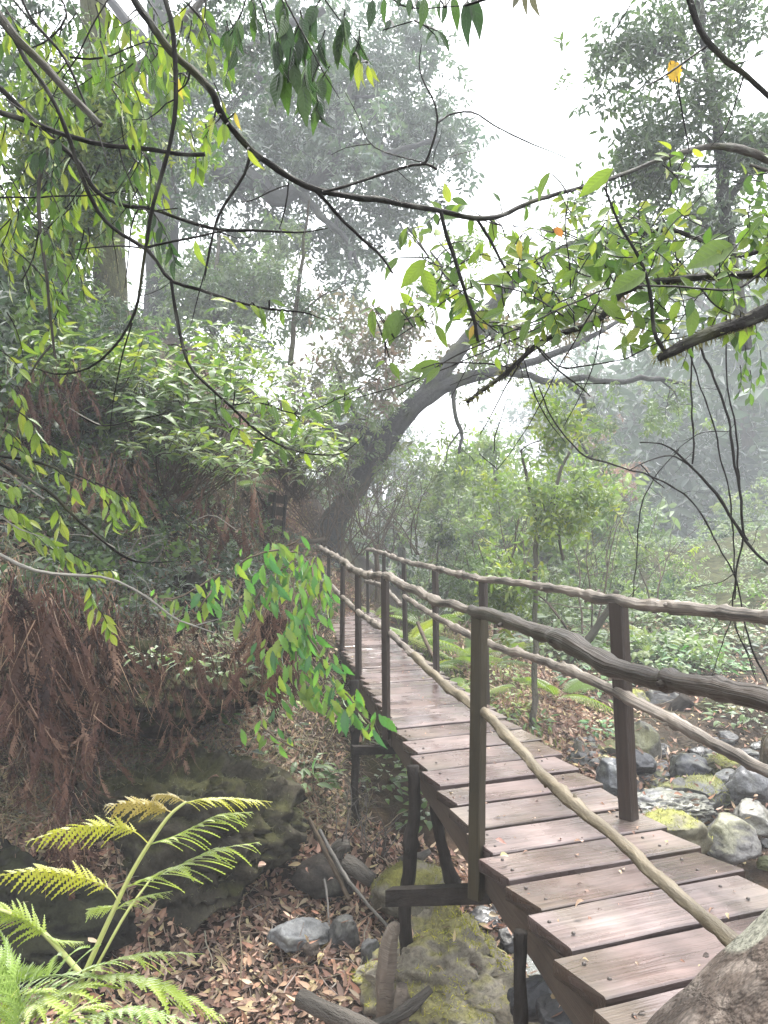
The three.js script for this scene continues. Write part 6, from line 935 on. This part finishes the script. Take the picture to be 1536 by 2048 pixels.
for (let k = 0; k < 9; k++) { const x = rr(640, 860); bare('tangled leafless bush in the mist behind the far end of the bridge', at(x, 1110, rr(14, 18)), 5, rr(1.2, 2.2), 0.014, M.twig, 'leafless bushes behind the bridge end', V(0, 1.2, 0), 0.03); }
// ---------------------------------------------------------------- litter: what nobody could count
R = rng(407);
{
  const leaf = [], leaf2 = [], twigs = [], blades = [], drop = (p, k = 1) => { const n = slopeAt(p.x, -p.z), a = rr(0, 6.3), dir = V(Math.cos(a), 0, Math.sin(a)); dir.addScaledVector(n, -dir.dot(n)).addScaledVector(n, rr(-0.1, 0.35)); (R() < 0.5 ? leaf : leaf2).push([basis(p.clone().addScaledVector(n, rr(0, 0.02)), dir, n.clone().add(rv().multiplyScalar(0.5)), rr(0.04, 0.085) * k, rr(0.8, 1.3)), tint(pick(C.litter), 0.3)]); };
  for (let k = 0; k < 14000; k++) { const x = rr(-2.3, 0.9), d = rr(2.6, 6.2); if (R() < smooth(0.5, 0.1, nearBed(x, d)) * 0.8) continue; drop(onGround(x, d)); }
  for (let k = 0; k < 13000; k++) { const d = rr(7.2, 14), x = 2.05 - (d - 8) * 0.09 + (R() + R() - 1) * 0.95; drop(onGround(x, d), 1.1); }
  for (let k = 0; k < 5000; k++) { const d = rr(11.9, 18), x = -0.7 - (d - 12.4) * 0.42 + (R() + R() - 1) * 0.9; drop(onGround(x, d), 1.2); }
  for (let k = 0; k < 9000; k++) { const p = groundAt(rr(-20, 720), rr(850, 1720), 3, 14); if (p) drop(p); }
  for (let k = 0; k < 7000; k++) drop(onGround(rr(0.8, 8), rr(6, 16)));
  for (let k = 0; k < 900; k++) { const i = Math.floor(R() * hpRocks.length), o = hpRocks[i]; drop(o.clone()); }
  const lm = M.deadLeaf; stuff('leaf_litter', 'brown fallen leaves covering floor, bank and paths', 'fallen leaves', G.litter[0], lm, leaf); stuff('leaf_litter', 'curled brown fallen leaves scattered among the flat ones', 'fallen leaves', G.litter[1], lm, leaf2);
  const ts = new Soup(); ts.tube([V(0, 0, 0), V(0.03, 0.35, 0.02), V(-0.02, 0.7, 0), V(0.05, 1, 0.03)], [0.012, 0.01, 0.008, 0.004], 4); const tg = ts.geometry();
  for (let k = 0; k < 1500; k++) { const p = R() < 0.6 ? groundAt(rr(0, 760), rr(1050, 2000), 2.6, 14) : onGround(rr(0.8, 5), rr(6, 13)); if (!p) continue; const n = slopeAt(p.x, -p.z), d = rv(); d.addScaledVector(n, -0.8 * d.dot(n)); twigs.push([basis(p.addScaledVector(n, 0.015), d, n, rr(0.12, 0.5)), tint(pick([[0.2, 0.16, 0.12], [0.32, 0.28, 0.23], [0.12, 0.08, 0.06]]), 0.2)]); }
  stuff('fallen_twigs', 'thin fallen twigs strewn over bank and floor', 'twigs', tg, M.dead, twigs);
  for (let k = 0; k < 15000; k++) { const p = groundAt(rr(-20, 740), rr(820, 1660), 3, 14); if (!p) continue; const n = slopeAt(p.x, -p.z); blades.push([basis(p, V(rr(-0.6, 0.6), rr(-0.3, 1), rr(0, 1)).addScaledVector(n, 0.5), n.clone().add(V(0, 0.5, 0)), rr(0.1, 0.34), 0.8), tint(pick([[0.24, 0.18, 0.09], [0.13, 0.14, 0.05], [0.3, 0.25, 0.14], [0.09, 0.1, 0.035], [0.12, 0.07, 0.045]]), 0.25)]); }
  for (let k = 0; k < 3500; k++) { const p = onGround(rr(0.2, 1.9), rr(7, 14)); blades.push([basis(p, V(rr(-0.6, 0.6), 1, rr(-0.6, 0.6)), rv(), rr(0.08, 0.2), 1), tint(pick([...C.lime, ...C.mid]), 0.2)]); }
  for (let k = 0; k < 2600; k++) { const p = groundAt(rr(540, 760), rr(930, 1230), 9, 18); if (!p) continue; blades.push([basis(p, V(rr(-0.7, 0.7), rr(-0.4, 1), rr(0, 1)), rv(), rr(0.15, 0.5), 0.8), tint(pick([[0.24, 0.18, 0.1], [0.12, 0.08, 0.05], [0.14, 0.17, 0.05]]), 0.25)]); }
  stuff('dry_grass', 'wisps of dry and green grass over bank and slope', 'grass', G.blade, M.blade, blades);
  const cover = []; for (let k = 0; k < 1700; k++) { const d = rr(11, 26), x = rr(0.6, 9) * (d / 16); if (Math.abs(x - 1.7) < 0.9 && d < 15) continue; if (fbm(x * 0.7, d * 0.7, 4, 3) < -0.02) continue; cover.push([basis(onGround(x, d, rr(0.0, 0.25)), V(rr(-1, 1), rr(0, 0.8), rr(-1, 1)), V(0, 1, 0.2), rr(0.25, 0.5)), tint(pick([...C.pale, ...C.mid, C.lime[2]]), 0.25)]); }
  for (let k = 0; k < 1500; k++) { const p = groundAt(rr(0, 650), rr(850, 1250), 4, 14); if (p) cover.push([basis(p, rv().add(V(0, 0.5, 0.4)), rv().add(V(0, 1, 0)), rr(0.16, 0.34)), tint(pick([...C.dusk, ...C.mid, C.deep[1]]), 0.25)]); }
  for (let k = 0; k < 2600; k++) { const p = groundAt(rr(-60, 330), rr(250, 900), 4, 18); if (p) { p.y += rr(0, 0.5); cover.push([basis(p, rv().add(V(0, 0.3, 0.4)), rv().add(V(0, 1, 0)), rr(0.2, 0.5)), tint(pick([...C.dusk, ...C.mid, C.deep[1], C.lime[2]]), 0.3)]); } }
  stuff('ground_cover', 'low green ground cover under the trees and on the bank', 'ground cover', G.spray[0], M.leaf, cover);
  // bits of leaf and bark on the planks
  const bits = []; for (let k = 0; k < 260; k++) { const d = 1.6 + 10.5 * Math.pow(R(), 1.6), p = deckAt(d, rr(0.04, 0.96)); p.y += 0.004; const a = rr(0, 6.3); bits.push([basis(p, V(Math.cos(a), rr(0, 0.25), Math.sin(a)), V(rr(-0.4, 0.4), 1, rr(-0.4, 0.4)), rr(0.01, 0.035), rr(0.7, 1.4)), tint(pick([...C.litter, [0.1, 0.06, 0.05], [0.06, 0.04, 0.03]]), 0.3)]); }
  stuff('fallen_leaf_bits', 'small scraps of fallen leaves lying on the bridge planks', 'fallen leaves', G.litter[0], lm, bits);
  for (const [label, px, py, d, len, c] of [['pale yellow leaf lying on the plank beside the near left post', 1000, 1716, 3.05, 0.05, [0.55, 0.5, 0.25]], ['curled brown leaf in the middle of a plank left of the bark pole', 1165, 1690, 3.0, 0.045, [0.4, 0.25, 0.17]], ['pinkish leaf caught at the foot of the near left post', 990, 1684, 3.2, 0.05, [0.45, 0.22, 0.18]], ['brown curled leaf in the middle of the fourth plank from the bottom', 1168, 1808, 2.55, 0.04, [0.42, 0.28, 0.19]]]) { const m = new THREE.Mesh(G.litter[0], leafMat(c, 0.1)); const k = basis(at(px, py, d).add(V(0, 0.01, 0)), V(rr(-1, 1), 0.1, rr(-1, 1)), V(0.2, 1, 0.1), len, 1.2); k.decompose(m.position, m.quaternion, m.scale); m.name = numbered('fallen_leaf'); m.castShadow = m.receiveShadow = true; m.userData = { label, category: 'leaf' }; scene.add(m); }
}

renderer.render(scene, camera);
